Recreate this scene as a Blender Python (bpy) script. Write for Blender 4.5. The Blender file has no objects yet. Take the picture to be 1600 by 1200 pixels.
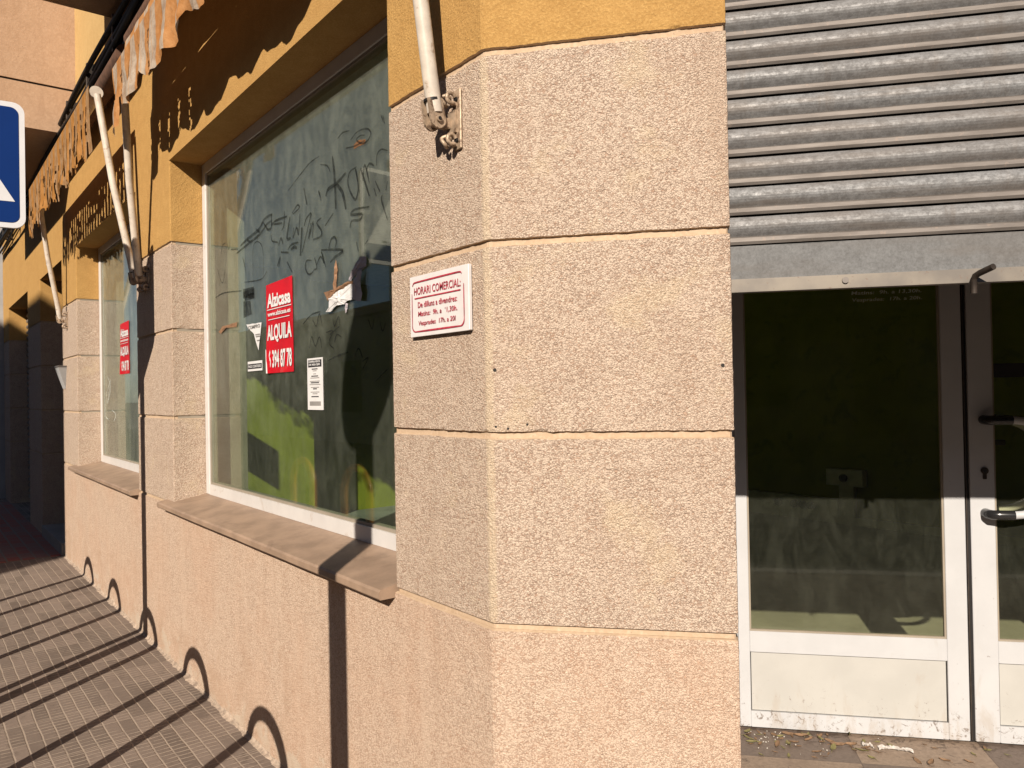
import bpy, math, random
from mathutils import Vector, Matrix, noise
R = math.radians
sc = bpy.context.scene
col = sc.collection
random.seed(7)

# ------------------------------------------------------------ camera, light, exposure
H = 1.5
YAW, PITCH, ROLL = R(-51.8205), R(0.5303), R(-1.0569)
fwd = Vector((math.sin(YAW)*math.cos(PITCH), math.cos(YAW)*math.cos(PITCH), math.sin(PITCH)))
rgt = Vector((math.cos(YAW), -math.sin(YAW), 0)); upv = rgt.cross(fwd)
r2 = rgt*math.cos(ROLL)+upv*math.sin(ROLL); u2 = -rgt*math.sin(ROLL)+upv*math.cos(ROLL)
cd = bpy.data.cameras.new('camera'); cam = bpy.data.objects.new('camera', cd); col.objects.link(cam)
M = Matrix((r2, u2, -fwd)).transposed().to_4x4(); M.translation = Vector((1.5876, -1.1708, H))
cam.matrix_world = M
cd.sensor_width = 36; cd.sensor_fit = 'HORIZONTAL'; cd.lens = 1.202*36/1.6
cd.clip_start = .02; cd.clip_end = 1000
sc.camera = cam
SUN_AZ, SUN_EL = R(-38.3), R(28.8)
Ld = Vector((math.sin(SUN_AZ)*math.cos(SUN_EL), math.cos(SUN_AZ)*math.cos(SUN_EL), -math.sin(SUN_EL)))
w = bpy.data.worlds.new('World'); sc.world = w; w.use_nodes = True
nt = w.node_tree; bg = nt.nodes['Background']; sky = nt.nodes.new('ShaderNodeTexSky')
sky.sky_type = 'NISHITA'; sky.sun_disc = False; sky.sun_elevation = SUN_EL
sky.sun_rotation = math.atan2(-Ld.x, -Ld.y); sky.air_density = .75; sky.dust_density = 1.0; sky.altitude = 1200
nt.links.new(sky.outputs[0], bg.inputs[0]); bg.inputs[1].default_value = .05
sl = bpy.data.lights.new('sun', 'SUN'); sl.energy = 5.0; sl.angle = R(.53); sl.color = (1, .885, .755)
so = bpy.data.objects.new('sun', sl); col.objects.link(so)
so.rotation_euler = Ld.to_track_quat('-Z', 'Y').to_euler(); so.location = (4, -8, 9)
sc.view_settings.view_transform = 'Standard'; sc.view_settings.look = 'None'
sc.view_settings.exposure = .68; sc.view_settings.gamma = 1
sc.render.engine = 'CYCLES'
sc.cycles.max_bounces = 8; sc.cycles.transparent_max_bounces = 16
sc.cycles.use_denoising = True

# ------------------------------------------------------------ helpers
B = R(40.2621)                      # the chamfer turns by this angle
cb, sb = math.cos(B), math.sin(B)
def C(wd, d, z=None):            # chamfer coordinates -> world
    p = (wd*cb-d*sb, wd*sb+d*cb)
    return p if z is None else (p[0], p[1], z)

class MB:
    def __init__(s): s.v = []; s.f = []; s.m = []; s.sm = []
    def add(s, vs, fs, mi=0, smooth=False):
        o = len(s.v); s.v += [tuple(x) for x in vs]
        for f in fs: s.f.append([i+o for i in f]); s.m.append(mi); s.sm.append(smooth)
        return s
    def box(s, x0, x1, y0, y1, z0, z1, mi=0, bev=0):
        if bev <= 0:
            vs = [(x, y, z) for z in (z0, z1) for x, y in ((x0, y0), (x1, y0), (x1, y1), (x0, y1))]
            return s.add(vs, [(3, 2, 1, 0), (4, 5, 6, 7), (0, 1, 5, 4), (1, 2, 6, 5), (2, 3, 7, 6), (3, 0, 4, 7)], mi)
        return s.prism([(x0+bev, y0), (x1-bev, y0), (x1, y0+bev), (x1, y1-bev), (x1-bev, y1), (x0+bev, y1), (x0, y1-bev), (x0, y0+bev)], z0, z1, mi, bev)
    def prism(s, poly, z0, z1, mi=0, bev=0):
        n = len(poly)
        if bev > 0:
            cx = sum(p[0] for p in poly)/n; cy = sum(p[1] for p in poly)/n
            def ins(p):
                dx, dy = cx-p[0], cy-p[1]; l = math.hypot(dx, dy) or 1
                k = bev/l
                return (p[0]+dx*k, p[1]+dy*k)
            rings = [([ins(p) for p in poly], z0), (poly, z0+bev), (poly, z1-bev), ([ins(p) for p in poly], z1)]
        else:
            rings = [(poly, z0), (poly, z1)]
        vs = [(p[0], p[1], z) for pl, z in rings for p in pl]; fs = []
        for k in range(len(rings)-1):
            for i in range(n): fs.append((k*n+i, k*n+(i+1) % n, (k+1)*n+(i+1) % n, (k+1)*n+i))
        fs.append(tuple(range(n-1, -1, -1))); fs.append(tuple((len(rings)-1)*n+i for i in range(n)))
        return s.add(vs, fs, mi)
    def tube(s, pts, r, n=14, mi=0, cap=True, close=False):
        pts = [Vector(p) for p in pts]; N = len(pts); rs = r if isinstance(r, (list, tuple)) else [r]*N
        ref = None; vs = []
        for i, p in enumerate(pts):
            if close: t = pts[(i+1) % N]-pts[i-1]
            else: t = pts[min(i+1, N-1)]-pts[max(i-1, 0)]
            t.normalize()
            if ref is None:
                ref = Vector((0, 0, 1)) if abs(t.z) < .9 else Vector((1, 0, 0))
            a = (ref-t*ref.dot(t)).normalized(); ref = a; b = t.cross(a)
            for k in range(n):
                q = p+(a*math.cos(2*math.pi*k/n)+b*math.sin(2*math.pi*k/n))*rs[i]
                vs.append(q)
        fs = []
        for i in range(N if close else N-1):
            j = (i+1) % N
            for k in range(n): fs.append((i*n+k, i*n+(k+1) % n, j*n+(k+1) % n, j*n+k))
        s.add(vs, fs, mi, True)
        if cap and not close:
            s.add(vs[:n], [tuple(range(n-1, -1, -1))], mi); s.add(vs[-n:], [tuple(range(n))], mi)
        return s
    def grid(s, P, mi=0, smooth=True, skip=None):
        a, b = len(P), len(P[0]); vs = [q for row in P for q in row]; fs = []
        for i in range(a-1):
            for j in range(b-1):
                if skip and skip(i, j): continue
                fs.append((i*b+j, (i+1)*b+j, (i+1)*b+j+1, i*b+j+1))
        return s.add(vs, fs, mi, smooth)
    def islands(s):                  # one MB for each shape that was added
        out = []
        par = list(range(len(s.v)))
        def root(a):
            while par[a] != a: par[a] = par[par[a]]; a = par[a]
            return a
        for f in s.f:
            for a in f[1:]: par[root(a)] = root(f[0])
        d = {}
        for f, m, t in zip(s.f, s.m, s.sm): d.setdefault(root(f[0]), []).append((f, m, t))
        for fl in d.values():
            q = MB(); ix = {}
            for f, m, t in fl:
                for a in f:
                    if a not in ix: ix[a] = len(q.v); q.v.append(s.v[a])
                q.f.append([ix[a] for a in f]); q.m.append(m); q.sm.append(t)
            out.append(q)
        return out
    def build(s, name, mats, parent=None, rz=0, loc=None):
        me = bpy.data.meshes.new(name); me.from_pydata(s.v, [], s.f); me.update()
        for m in (mats if isinstance(mats, (list, tuple)) else [mats]): me.materials.append(m)
        me.polygons.foreach_set('material_index', s.m); me.polygons.foreach_set('use_smooth', s.sm)
        o = bpy.data.objects.new(name, me); col.objects.link(o)
        if parent: o.parent = parent
        if rz: o.rotation_euler.z = rz
        if loc: o.location = loc
        return o
def tag(o, label=None, cat=None, group=None, kind=None):
    if label: o['label'] = label
    if cat: o['category'] = cat
    if group: o['group'] = group
    if kind: o['kind'] = kind
    return o
def empty(name, loc, label, cat, group=None):
    o = bpy.data.objects.new(name, None); col.objects.link(o); o.location = loc; o.empty_display_size = .1
    return tag(o, label, cat, group)

# ------------------------------------------------------------ materials
class N:
    def __init__(s, name):
        s.mat = bpy.data.materials.new(name); s.mat.use_nodes = True; s.t = s.mat.node_tree; s.t.nodes.clear()
        s.out = s.t.nodes.new('ShaderNodeOutputMaterial')
    def n(s, typ, **kw):
        x = s.t.nodes.new('ShaderNode'+typ)
        for k, v in kw.items(): setattr(x, k, v)
        return x
    def set(s, sock, v):
        if isinstance(v, bpy.types.NodeSocket): s.t.links.new(v, sock)
        else: sock.default_value = v
    def pos(s): return s.n('NewGeometry').outputs['Position']
    def obj(s): return s.n('TexCoord').outputs['Object']
    def noise(s, vec, scale, detail=4, rough=.55, dist=0):
        x = s.n('TexNoise'); s.set(x.inputs['Vector'], vec); x.inputs['Scale'].default_value = scale
        x.inputs['Detail'].default_value = detail; x.inputs['Roughness'].default_value = rough; x.inputs['Distortion'].default_value = dist
        return x.outputs['Fac']
    def voro(s, vec, scale, feature='F1'):
        x = s.n('TexVoronoi', feature=feature); s.set(x.inputs['Vector'], vec); x.inputs['Scale'].default_value = scale
        return x.outputs['Distance']
    def m(s, op, a, b=0, c=0):
        x = s.n('Math', operation=op); s.set(x.inputs[0], a); s.set(x.inputs[1], b); s.set(x.inputs[2], c); return x.outputs[0]
    def ramp(s, fac, lo, hi, a=0., b=1.):
        x = s.n('MapRange', interpolation_type='SMOOTHSTEP'); s.set(x.inputs[0], fac)
        for i, v in enumerate((lo, hi, a, b)): s.set(x.inputs[i+1], v)
        return x.outputs[0]
    def mix(s, fac, a, b, mode='MIX'):
        x = s.n('Mix', data_type='RGBA', blend_type=mode); s.set(x.inputs[0], fac)
        for k, v in ((6, a), (7, b)):
            s.set(x.inputs[k], v if isinstance(v, bpy.types.NodeSocket) else (*v, 1))
        return x.outputs[2]
    def scale(s, vec, xyz):
        x = s.n('Mapping'); s.set(x.inputs[0], vec); x.inputs['Scale'].default_value = xyz; return x.outputs[0]
    def sep(s, vec):
        x = s.n('SeparateXYZ'); s.set(x.inputs[0], vec); return x.outputs
    def bump(s, h, strength, dist, normal=None):
        x = s.n('Bump'); s.set(x.inputs['Height'], h); x.inputs['Strength'].default_value = strength; x.inputs['Distance'].default_value = dist
        if normal: s.set(x.inputs['Normal'], normal)
        return x.outputs[0]
    def bsdf(s, color, rough=.8, metal=0., normal=None, spec=.3):
        x = s.n('BsdfPrincipled'); s.set(x.inputs['Base Color'], color if isinstance(color, bpy.types.NodeSocket) else (*color, 1))
        s.set(x.inputs['Roughness'], rough); s.set(x.inputs['Metallic'], metal); x.inputs['Specular IOR Level'].default_value = spec
        if normal: s.set(x.inputs['Normal'], normal)
        return x.outputs[0]
    def fin(s, sh): s.t.links.new(sh, s.out.inputs[0]); return s.mat

def stucco(name, base, dark, grain=150, bump=.8, dist=.004, patch=.25, coarse=True, grime=(.6, .5, .42)):
    k = N(name); p = k.pos()
    wp = k.n('VectorMath', operation='ADD'); nz = k.n('TexNoise'); k.set(nz.inputs['Vector'], p); nz.inputs['Scale'].default_value = grain*.8
    sc_ = k.n('VectorMath', operation='SCALE'); k.set(sc_.inputs[0], nz.outputs['Color']); sc_.inputs['Scale'].default_value = .006
    k.set(wp.inputs[0], p); k.set(wp.inputs[1], sc_.outputs[0])
    v1 = k.n('TexVoronoi'); k.set(v1.inputs['Vector'], wp.outputs[0]); v1.inputs['Scale'].default_value = grain
    cell = k.sep(v1.outputs['Color'])[0]; dome = k.m('SUBTRACT', 1, v1.outputs['Distance'])
    g = k.noise(p, grain*1.1, 6, .72, .2); big = k.noise(p, 2.2, 5, .6); mid = k.noise(p, 14, 4, .6)
    h = k.m('ADD', k.m('ADD', k.m('MULTIPLY', cell, .45), k.m('MULTIPLY', dome, .5)), k.m('MULTIPLY', g, .5))
    if not coarse: h = k.m('ADD', g, k.m('MULTIPLY', dome, .2))
    lo, hi = (.60, .76) if coarse else (.5, .85)
    c = k.mix(k.ramp(h, lo, hi), dark, base)  # low spots of the grain coloured darker, crevice shade put into the colour
    if coarse: c = k.mix(k.ramp(cell, .75, .98, 0, .35), c, tuple(min(1, b*1.25) for b in base)); c = k.mix(k.ramp(cell, .14, .05, 0, .4), c, tuple(b*q_ for b, q_ in zip(base, (.8, .6, .5))))
    c = k.mix(k.ramp(big, .38, .68, 0, patch), c, tuple(b*g_ for b, g_ in zip(base, grime)))
    c = k.mix(k.ramp(mid, .35, .7, 0, .22), c, tuple(min(1, b*1.15) for b in base))
    zz_ = k.sep(p)[2]; drip = k.noise(k.scale(p, (7, 7, .5)), 1.4, 5, .7)
    c = k.mix(k.ramp(drip, .54, .74, 0, .38), c, tuple(b*q_ for b, q_ in zip(base, (.72, .66, .62))))
    if name == 'roughcast_stone':                    # smooth trowelled arris on the chamfer edge
        X_, Y_, _z = k.sep(p); r_ = k.m('SQRT', k.m('ADD', k.m('MULTIPLY', X_, X_), k.m('MULTIPLY', Y_, Y_)))
        r_ = k.m('ADD', r_, k.m('MULTIPLY', k.m('SUBTRACT', k.noise(p, 60, 3), .5), .02))
        c = k.mix(k.ramp(r_, .008, .018, .5, 0), c, (.56, .45, .31))
        yb = k.noise(p, 6, 5, .65); c = k.mix(k.ramp(yb, .54, .70, 0, .4), c, (.55, .435, .29))
    if name == 'plinth_render':
        z_ = k.sep(p)[2]; fl_ = k.m('SUBTRACT', k.noise(p, 7, 6, .7, .3), k.m('MULTIPLY', z_, .9))
        c = k.mix(k.ramp(fl_, .44, .5, 0, .75), c, (.50, .42, .33))
        st_ = k.noise(k.scale(p, (5, 5, .7)), 1.6, 5, .65)
        c = k.mix(k.ramp(st_, .5, .72, 0, .4), c, (.56, .44, .34)); c = k.mix(k.ramp(k.m('SUBTRACT', k.noise(p, 4, 6, .7, .5), k.m('MULTIPLY', z_, .35)), .40, .56, 0, .4), c, (.40, .27, .185))
    spk = k.noise(p, grain*1.3, 2, .5)
    c = k.mix(k.ramp(spk, .68, .76, 0, .55), c, tuple(b*.4 for b in base))
    return k.fin(k.bsdf(c, .92, 0, k.bump(h, bump, dist), .15))
M_stone = stucco('roughcast_stone', (.525, .42, .33), (.325, .235, .178), 225, 1.0, .0065, .2, True, (.78, .70, .64))
M_plinth = stucco('plinth_render', (.53, .408, .312), (.35, .248, .182), 245, .9, .0055, .35, True, (.9, .72, .62))
M_yellow = stucco('ochre_render', (.47, .29, .105), (.35, .20, .065), 140, .8, .005, .2, False)
M_groove = stucco('joint_mortar', (.49, .38, .275), (.40, .295, .20), 90, .3, .002, .25, False)
M_bay = stucco('pink_render', (.44, .30, .20), (.38, .25, .16), 45, .5, .005, .2, False)
M_face = stucco('cream_render', (.48, .33, .15), (.43, .285, .12), 45, .4, .004, .15, False)

def plain(name, colr, rough=.5, metal=0., var=.12, sc_=12, bump=.0, dirt=None, spec=.4):
    k = N(name); p = k.obj(); n1 = k.noise(p, sc_, 5, .6)
    c = k.mix(k.ramp(n1, .3, .7), tuple(x*(1-var) for x in colr), tuple(min(1, x*(1+var)) for x in colr))
    if dirt:
        d = k.noise(p, dirt[1], 6, .7, .6); c = k.mix(k.ramp(d, dirt[2], dirt[2]+.1, 0, dirt[3]), c, dirt[0])
    nn = k.bump(k.noise(p, sc_*12, 3), bump, .002) if bump else None
    return k.fin(k.bsdf(c, rough, metal, nn, spec))
def m_doorwhite(name, base, z0, dirtiness):
    k = N(name); p = k.obj(); x, y, z = k.sep(p)
    low = k.ramp(z, .09, z0, 1, 0)
    a = k.noise(p, 34, 7, .75, 1.2); b = k.noise(k.scale(p, (1, 1, .25)), 16, 5, .7, .4); c2 = k.noise(p, 5, 4, .6)
    c = k.mix(k.ramp(c2, .3, .7), tuple(v*.95 for v in base), tuple(v*1.03 for v in base))
    c = k.mix(k.ramp(k.m('ADD', a, k.m('MULTIPLY', low, .11)), .66, .72, 0, dirtiness), c, (.13, .10, .08))
    c = k.mix(k.ramp(k.m('ADD', b, k.m('MULTIPLY', low, .14)), .62, .78, 0, .5*dirtiness), c, (.30, .25, .20))
    return k.fin(k.bsdf(c, .4, 0, None, .4))
M_white = m_doorwhite('white_aluminium', (.405, .41, .42), .42, .8)
M_panel = m_doorwhite('white_kick_panel', (.37, .365, .345), .36, .6)
M_frame = plain('white_window_frame', (.49, .475, .46), .4, 0, .05, 7, 0, ((.36, .3, .25), 12, .58, .5))
M_black = plain('black_rubber_and_gap_shade', (.012, .011, .011), .5)
M_blackplastic = plain('black_plastic', (.016, .016, .017), .22, 0, .1, 20, 0, None, .6)
M_arm = plain('cream_painted_tube', (.51, .45, .38), .4, 0, .14, 14, .1, ((.24, .16, .10), 34, .57, .7))
M_bracket = plain('weathered_bracket', (.36, .27, .19), .5, .3, .3, 40, .3, ((.09, .05, .03), 45, .5, .75))
M_darkmetal = plain('dark_steel', (.055, .045, .038), .5, .5, .2, 30)
M_rust = plain('rusty_rod', (.035, .026, .02), .6, .3, .3, 40)
M_sill = plain('sill_stone', (.265, .185, .13), .55, 0, .16, 9, .25, ((.17, .115, .08), 5, .55, .5))
M_cable = plain('cable_black', (.012, .011, .010), .6)
M_pole = plain('galvanised_pole', (.35, .34, .32), .45, .6, .1, 20)
M_hoop = plain('yellow_hoop_paint', (.34, .15, .02), .4, 0, .15, 12)
M_signblue = plain('sign_blue', (.001, .020, .115), .5, 0, .05, 5, 0, ((.3, .35, .45), 60, .8, .4), .12)
M_signwhite = plain('sign_white', (.55,.55,.56), .4, 0, .03)
M_red = plain('poster_red', (.42, .003, .010), .5, 0, .14, 7, 0, ((.46, .05, .05), 9, .55, .5))
M_paper = plain('white_paper', (.56, .555, .55), .7, 0, .05, 8)
M_papergrey = plain('paper_grey_back', (.32, .29, .31), .7, 0, .08, 8)
M_brown = plain('brown_tape', (.20, .11, .06), .6, 0, .3, 30)
M_ink = plain('black_ink', (.02, .018, .02), .6)
M_inkgrey = plain('grey_ink', (.22, .21, .2), .6)
M_redink = plain('worn_red_lettering', (.33, .03, .05), .5, 0, .35, 60)
M_dark = plain('dark_void', (.02, .017, .014), .8)
M_whitewall = plain('grey_white_render', (.30, .30, .30), .85, 0, .1, 4, .3)
M_road = plain('asphalt', (.06, .058, .055), .9, 0, .25, 3, .5)
M_kerb = plain('kerb_stone', (.25, .23, .21), .8, 0, .12, 6, .3)
M_lime = plain('lime_wall', (.25, .265, .028), .75, 0, .12, 3, .15, ((.12, .15, .02), 5, .55, .45))
M_ceil = plain('ceiling_paint', (.42, .42, .38), .9)
M_intfloor = plain('shop_floor', (.25, .25, .235), .6, 0, .15, 3)
M_jamb = plain('inner_jamb', (.24, .205, .16), .8, 0, .1, 5)
M_socket = plain('socket_plastic', (.6, .6, .56), .5)
M_opp = plain('opposite_render', (.30, .24, .18), .9, 0, .15, 2)
M_letter = plain('pale_lettering', (.5, .52, .42), .6)
M_darkpink = plain('soffit_paint', (.30, .17, .11), .9, 0, .1, 3)
M_leaf = plain('dry_leaf', (.19, .115, .065), .8, 0, .4, 25)
M_leafg = plain('olive_leaf', (.17, .15, .06), .8, 0, .35, 25)
M_crumb = plain('white_crumb', (.42, .39, .35), .8)
M_pipe = plain('dark_pipe', (.08, .07, .065), .6)

def m_glass(name, tint, dust, film=False):
    k = N(name); p = k.obj()
    tr = k.n('BsdfTransparent'); tr.inputs[0].default_value = (*tint, 1)
    gl = k.n('BsdfGlossy'); gl.inputs['Roughness'].default_value = .015
    wob = k.bump(k.noise(p, 1.6, 2, .5), .02, .02); k.set(gl.inputs['Normal'], wob)
    fr = k.n('Fresnel'); k.set(fr.inputs[0], k.m('SUBTRACT', 1.42, k.m('MULTIPLY', k.n('NewGeometry').outputs['Backfacing'], 1.42-1/1.42)))
    m1 = k.n('MixShader'); k.set(m1.inputs[0], fr.outputs[0]); k.set(m1.inputs[1], tr.outputs[0]); k.set(m1.inputs[2], gl.outputs[0])
    df = k.n('BsdfDiffuse')
    streak = k.noise(k.scale(p, (9, 1, 1.2)), 3.0, 5, .65); cl = k.noise(p, 3.2, 5, .6, .5)
    x, y, z = k.sep(p)
    if film:      # dirty film, thinner towards the lower right
        edge = k.m('ADD', z, k.m('MULTIPLY', k.m('SUBTRACT', cl, .5), .5))
        edge = k.m('ADD', edge, k.m('MULTIPLY', k.m('ADD', x, 1.0), -.22))
        f = k.ramp(edge, 1.5, 2.1, .38, 1)
    else: f = 1.
    d = k.m('MULTIPLY', k.m('MULTIPLY', k.ramp(streak, .2, .8, .8, 1.12), k.ramp(cl, .3, .7, .75, 1.1)), dust)
    d = k.m('MULTIPLY', d, f)
    sm = k.noise(k.scale(p, (2.2, 1, 1)), 4.5, 6, .75, 1.6); d = k.m('MULTIPLY', d, k.ramp(sm, .35, .68, .75, 1.5))
    df.inputs[0].default_value = (.50, .52, .44, 1)
    m2 = k.n('MixShader'); k.set(m2.inputs[0], d); k.set(m2.inputs[1], m1.outputs[0]); k.set(m2.inputs[2], df.outputs[0])
    return k.fin(m2.outputs[0])
M_glass = m_glass('dusty_window_glass', (.85, .91, .84), .078, True)
M_glass2 = m_glass('dusty_far_window_glass', (.84, .90, .84), .11)
M_doorglass = m_glass('dark_door_glass', (.92, .93, .82), .015)

def m_paint(name, colr, op):
    k = N(name); p = k.obj(); tr = k.n('BsdfTransparent'); df = k.n('BsdfDiffuse'); df.inputs[0].default_value = (*colr, 1)
    mx = k.n('MixShader'); k.set(mx.inputs[0], k.ramp(k.noise(p, 30, 4, .6), .25, .7, op*.45, op)); k.set(mx.inputs[1], tr.outputs[0]); k.set(mx.inputs[2], df.outputs[0])
    return k.fin(mx.outputs[0])
M_graf = m_paint('marker_black', (.014, .015, .015), .66)
M_grafw = m_paint('scratched_white', (.6, .62, .58), .6)
M_grafo = m_paint('marker_orange', (.30, .11, .03), .6)

def m_galv():
    k = N('galvanised_steel'); p = k.obj(); x, y, z = k.sep(p)
    n1 = k.noise(p, 130, 5, .75, .3); n3 = k.noise(k.scale(p, (1, 1, 2)), 38, 4, .7); n2 = k.noise(k.scale(p, (1, 1, 9)), 2.5, 4, .6); n4 = k.noise(k.scale(p, (6, 1, .8)), 2.2, 6, .7)
    s = k.m('ADD', k.m('MULTIPLY', n3, .5), k.m('MULTIPLY', n1, .5))
    c = k.mix(k.ramp(s, .38, .64), (.115, .116, .118), (.235, .24, .245))
    c = k.mix(k.ramp(n2, .42, .72, 0, .6), c, (.15, .125, .105))
    c = k.mix(k.ramp(n4, .55, .75, 0, .5), c, (.12, .095, .075))
    sl_ = k.n('TexWhiteNoise', noise_dimensions='1D'); k.set(sl_.inputs['W'], k.m('FLOOR', k.m('DIVIDE', k.m('SUBTRACT', z, 1.862), .0764)))
    c = k.mix(k.m('MULTIPLY', sl_.outputs[0], .35), c, (.13, .115, .105))
    return k.fin(k.bsdf(c, k.ramp(s, .35, .65, .72, .50), .22, k.bump(s, .3, .002), .45))
M_galv = m_galv()
def m_plate():
    k = N('dull_galvanised_plate'); p = k.obj()
    a = k.noise(p, 45, 4, .7); n1 = k.noise(p, 150, 5, .75); n2 = k.noise(k.scale(p, (1, 1, 4)), 3, 4, .6)
    s = k.m('ADD', k.m('MULTIPLY', a, .6), k.m('MULTIPLY', n1, .7))
    c = k.mix(k.ramp(s, .35, .95), (.085, .085, .085), (.165, .168, .17)); c = k.mix(k.ramp(n2, .45, .7, 0, .5), c, (.11, .098, .088))
    return k.fin(k.bsdf(c, .7, .1, k.bump(s, .1, .001), .3))
M_plate = m_plate()
def m_lip():
    k = N('weathered_slat_edge'); p = k.obj()
    n1 = k.noise(k.scale(p, (1.5, 1, 10)), 5, 5, .65); n2 = k.noise(p, 70, 3)
    c = k.mix(k.ramp(n1, .3, .7), (.105, .091, .081), (.165, .147, .133)); c = k.mix(k.ramp(n2, .6, .7, 0, .4), c, (.22, .17, .14))
    return k.fin(k.bsdf(c, .6, .35, None, .4))
M_lip = m_lip()
def m_bar():
    k = N('pale_bottom_bar'); p = k.obj(); n1 = k.noise(p, 60, 5, .7); n2 = k.noise(p, 7, 4)
    c = k.mix(k.ramp(n2, .35, .7), (.20, .176, .145), (.125, .112, .10)); c = k.mix(k.ramp(n1, .6, .68, 0, .8), c, (.14, .10, .08))
    return k.fin(k.bsdf(c, .55, .25, None, .4))
M_bar = m_bar()

def m_fabric(name, org_, crm_):
    k = N(name); p = k.obj(); x, y, z = k.sep(p)
    xx = k.m('ADD', x, k.m('MULTIPLY', k.noise(p, 9, 3), .03))
    f = k.m('FRACT', k.m('DIVIDE', xx, .21))
    st = k.m('MULTIPLY', k.ramp(f, .48, .52), k.ramp(f, .94, .98, 1, 0))
    thin = k.m('MULTIPLY', k.ramp(f, .66, .68), k.ramp(f, .70, .72, 1, 0))
    n1 = k.noise(p, 14, 5, .65); n2 = k.noise(p, 45, 3)
    org = k.mix(k.ramp(n1, .3, .7), *org_); crm = k.mix(k.ramp(n1, .3, .7), *crm_)
    c = k.mix(st, org, crm); c = k.mix(k.m('MULTIPLY', thin, .5), c, (.45, .25, .12)); c = k.mix(k.ramp(n2, .6, .75, 0, .5), c, (.25, .15, .08))
    d = k.n('BsdfDiffuse'); k.set(d.inputs[0], c); t = k.n('BsdfTranslucent'); k.set(t.inputs[0], c)
    nb = k.bump(n1, .5, .02); k.set(d.inputs['Normal'], nb)
    mx = k.n('MixShader'); mx.inputs[0].default_value = .16; k.set(mx.inputs[1], d.outputs[0]); k.set(mx.inputs[2], t.outputs[0])
    return k.fin(mx.outputs[0])
M_fabric = m_fabric('striped_awning_fabric', ((.34, .15, .05), (.42, .22, .095)), ((.26, .19, .14), (.41, .345, .275)))
M_fabric2 = m_fabric('rotten_awning_fabric', ((.30, .135, .035), (.38, .19, .065)), ((.22, .12, .05), (.33, .22, .13)))
M_fabdark = plain('rolled_awning_fabric', (.10, .05, .03), .9, 0, .3, 20)

def m_pave():
    k = N('ribbed_paving'); p = k.pos(); x, y, z = k.sep(p)
    wob = k.m('MULTIPLY', k.m('SUBTRACT', k.noise(p, 5, 3), .5), .012)
    X = k.m('ADD', x, wob); Y = k.m('ADD', y, wob)
    def line(v, per, wd):
        f = k.m('FRACT', k.m('DIVIDE', v, per)); a = k.m('ABSOLUTE', k.m('SUBTRACT', f, .5))
        return k.ramp(a, .5-wd*1.6, .5-wd*.4)
    lx = line(Y, .238, .012); ls = line(Y, .0595, .055)
    ly = line(X, .238, .016); rib = k.m('MULTIPLY', line(k.m('ADD', X, k.m('MULTIPLY', k.noise(p, 14, 3), .012)), .0365, .085), k.ramp(k.noise(p, 30, 4, .7), .28, .5))
    tile = k.n('TexWhiteNoise', noise_dimensions='2D')
    cmb = k.n('CombineXYZ'); k.set(cmb.inputs[0], k.m('FLOOR', k.m('DIVIDE', X, .238))); k.set(cmb.inputs[1], k.m('FLOOR', k.m('DIVIDE', Y, .0595))); k.set(tile.inputs[0], cmb.outputs[0])
    wear = k.ramp(k.noise(p, 4.5, 4, .6), .36, .58)
    groove = k.m('MAXIMUM', k.m('MULTIPLY', rib, k.m('MULTIPLY', wear, 1.05)), k.m('MULTIPLY', ls, k.ramp(k.noise(p, 11, 4, .7), .3, .55, .35, 1.)))
    n1 = k.noise(p, 30, 5, .7); n2 = k.noise(p, 1.5, 4)
    c = k.mix(k.ramp(tile.outputs[0], 0, 1), (.125, .098, .080), (.20, .157, .129))
    c = k.mix(k.ramp(n1, .35, .75, 0, .5), c, (.14, .107, .085)); c = k.mix(k.ramp(n2, .4, .7, 0, .4), c, (.205, .163, .134))
    dk = k.noise(p, 7, 7, .78, .8); c = k.mix(k.ramp(dk, .54, .68, 0, .75), c, (.11, .085, .068)); c = k.mix(groove, c, (.31, .252, .20)); c = k.mix(k.m('MAXIMUM', k.m('MULTIPLY', lx, .9), k.m('MULTIPLY', ly, .6)), c, (.29, .235, .186))
    h = k.m('SUBTRACT', 1, k.m('MAXIMUM', groove, k.m('MAXIMUM', lx, ly))); h = k.m('ADD', h, k.m('MULTIPLY', n1, .5))
    return k.fin(k.bsdf(c, .85, 0, k.bump(h, .5, .004), .2))
M_pave = m_pave()
def m_redpave():
    k = N('red_paving'); p = k.pos(); br = k.n('TexBrick'); k.set(br.inputs['Vector'], p); br.inputs['Scale'].default_value = 2.2
    br.inputs['Color1'].default_value = (.30, .09, .06, 1); br.inputs['Color2'].default_value = (.22, .12, .10, 1); br.inputs['Mortar'].default_value = (.2, .16, .13, 1)
    return k.fin(k.bsdf(br.outputs[0], .85))
M_redpave = m_redpave()
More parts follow.
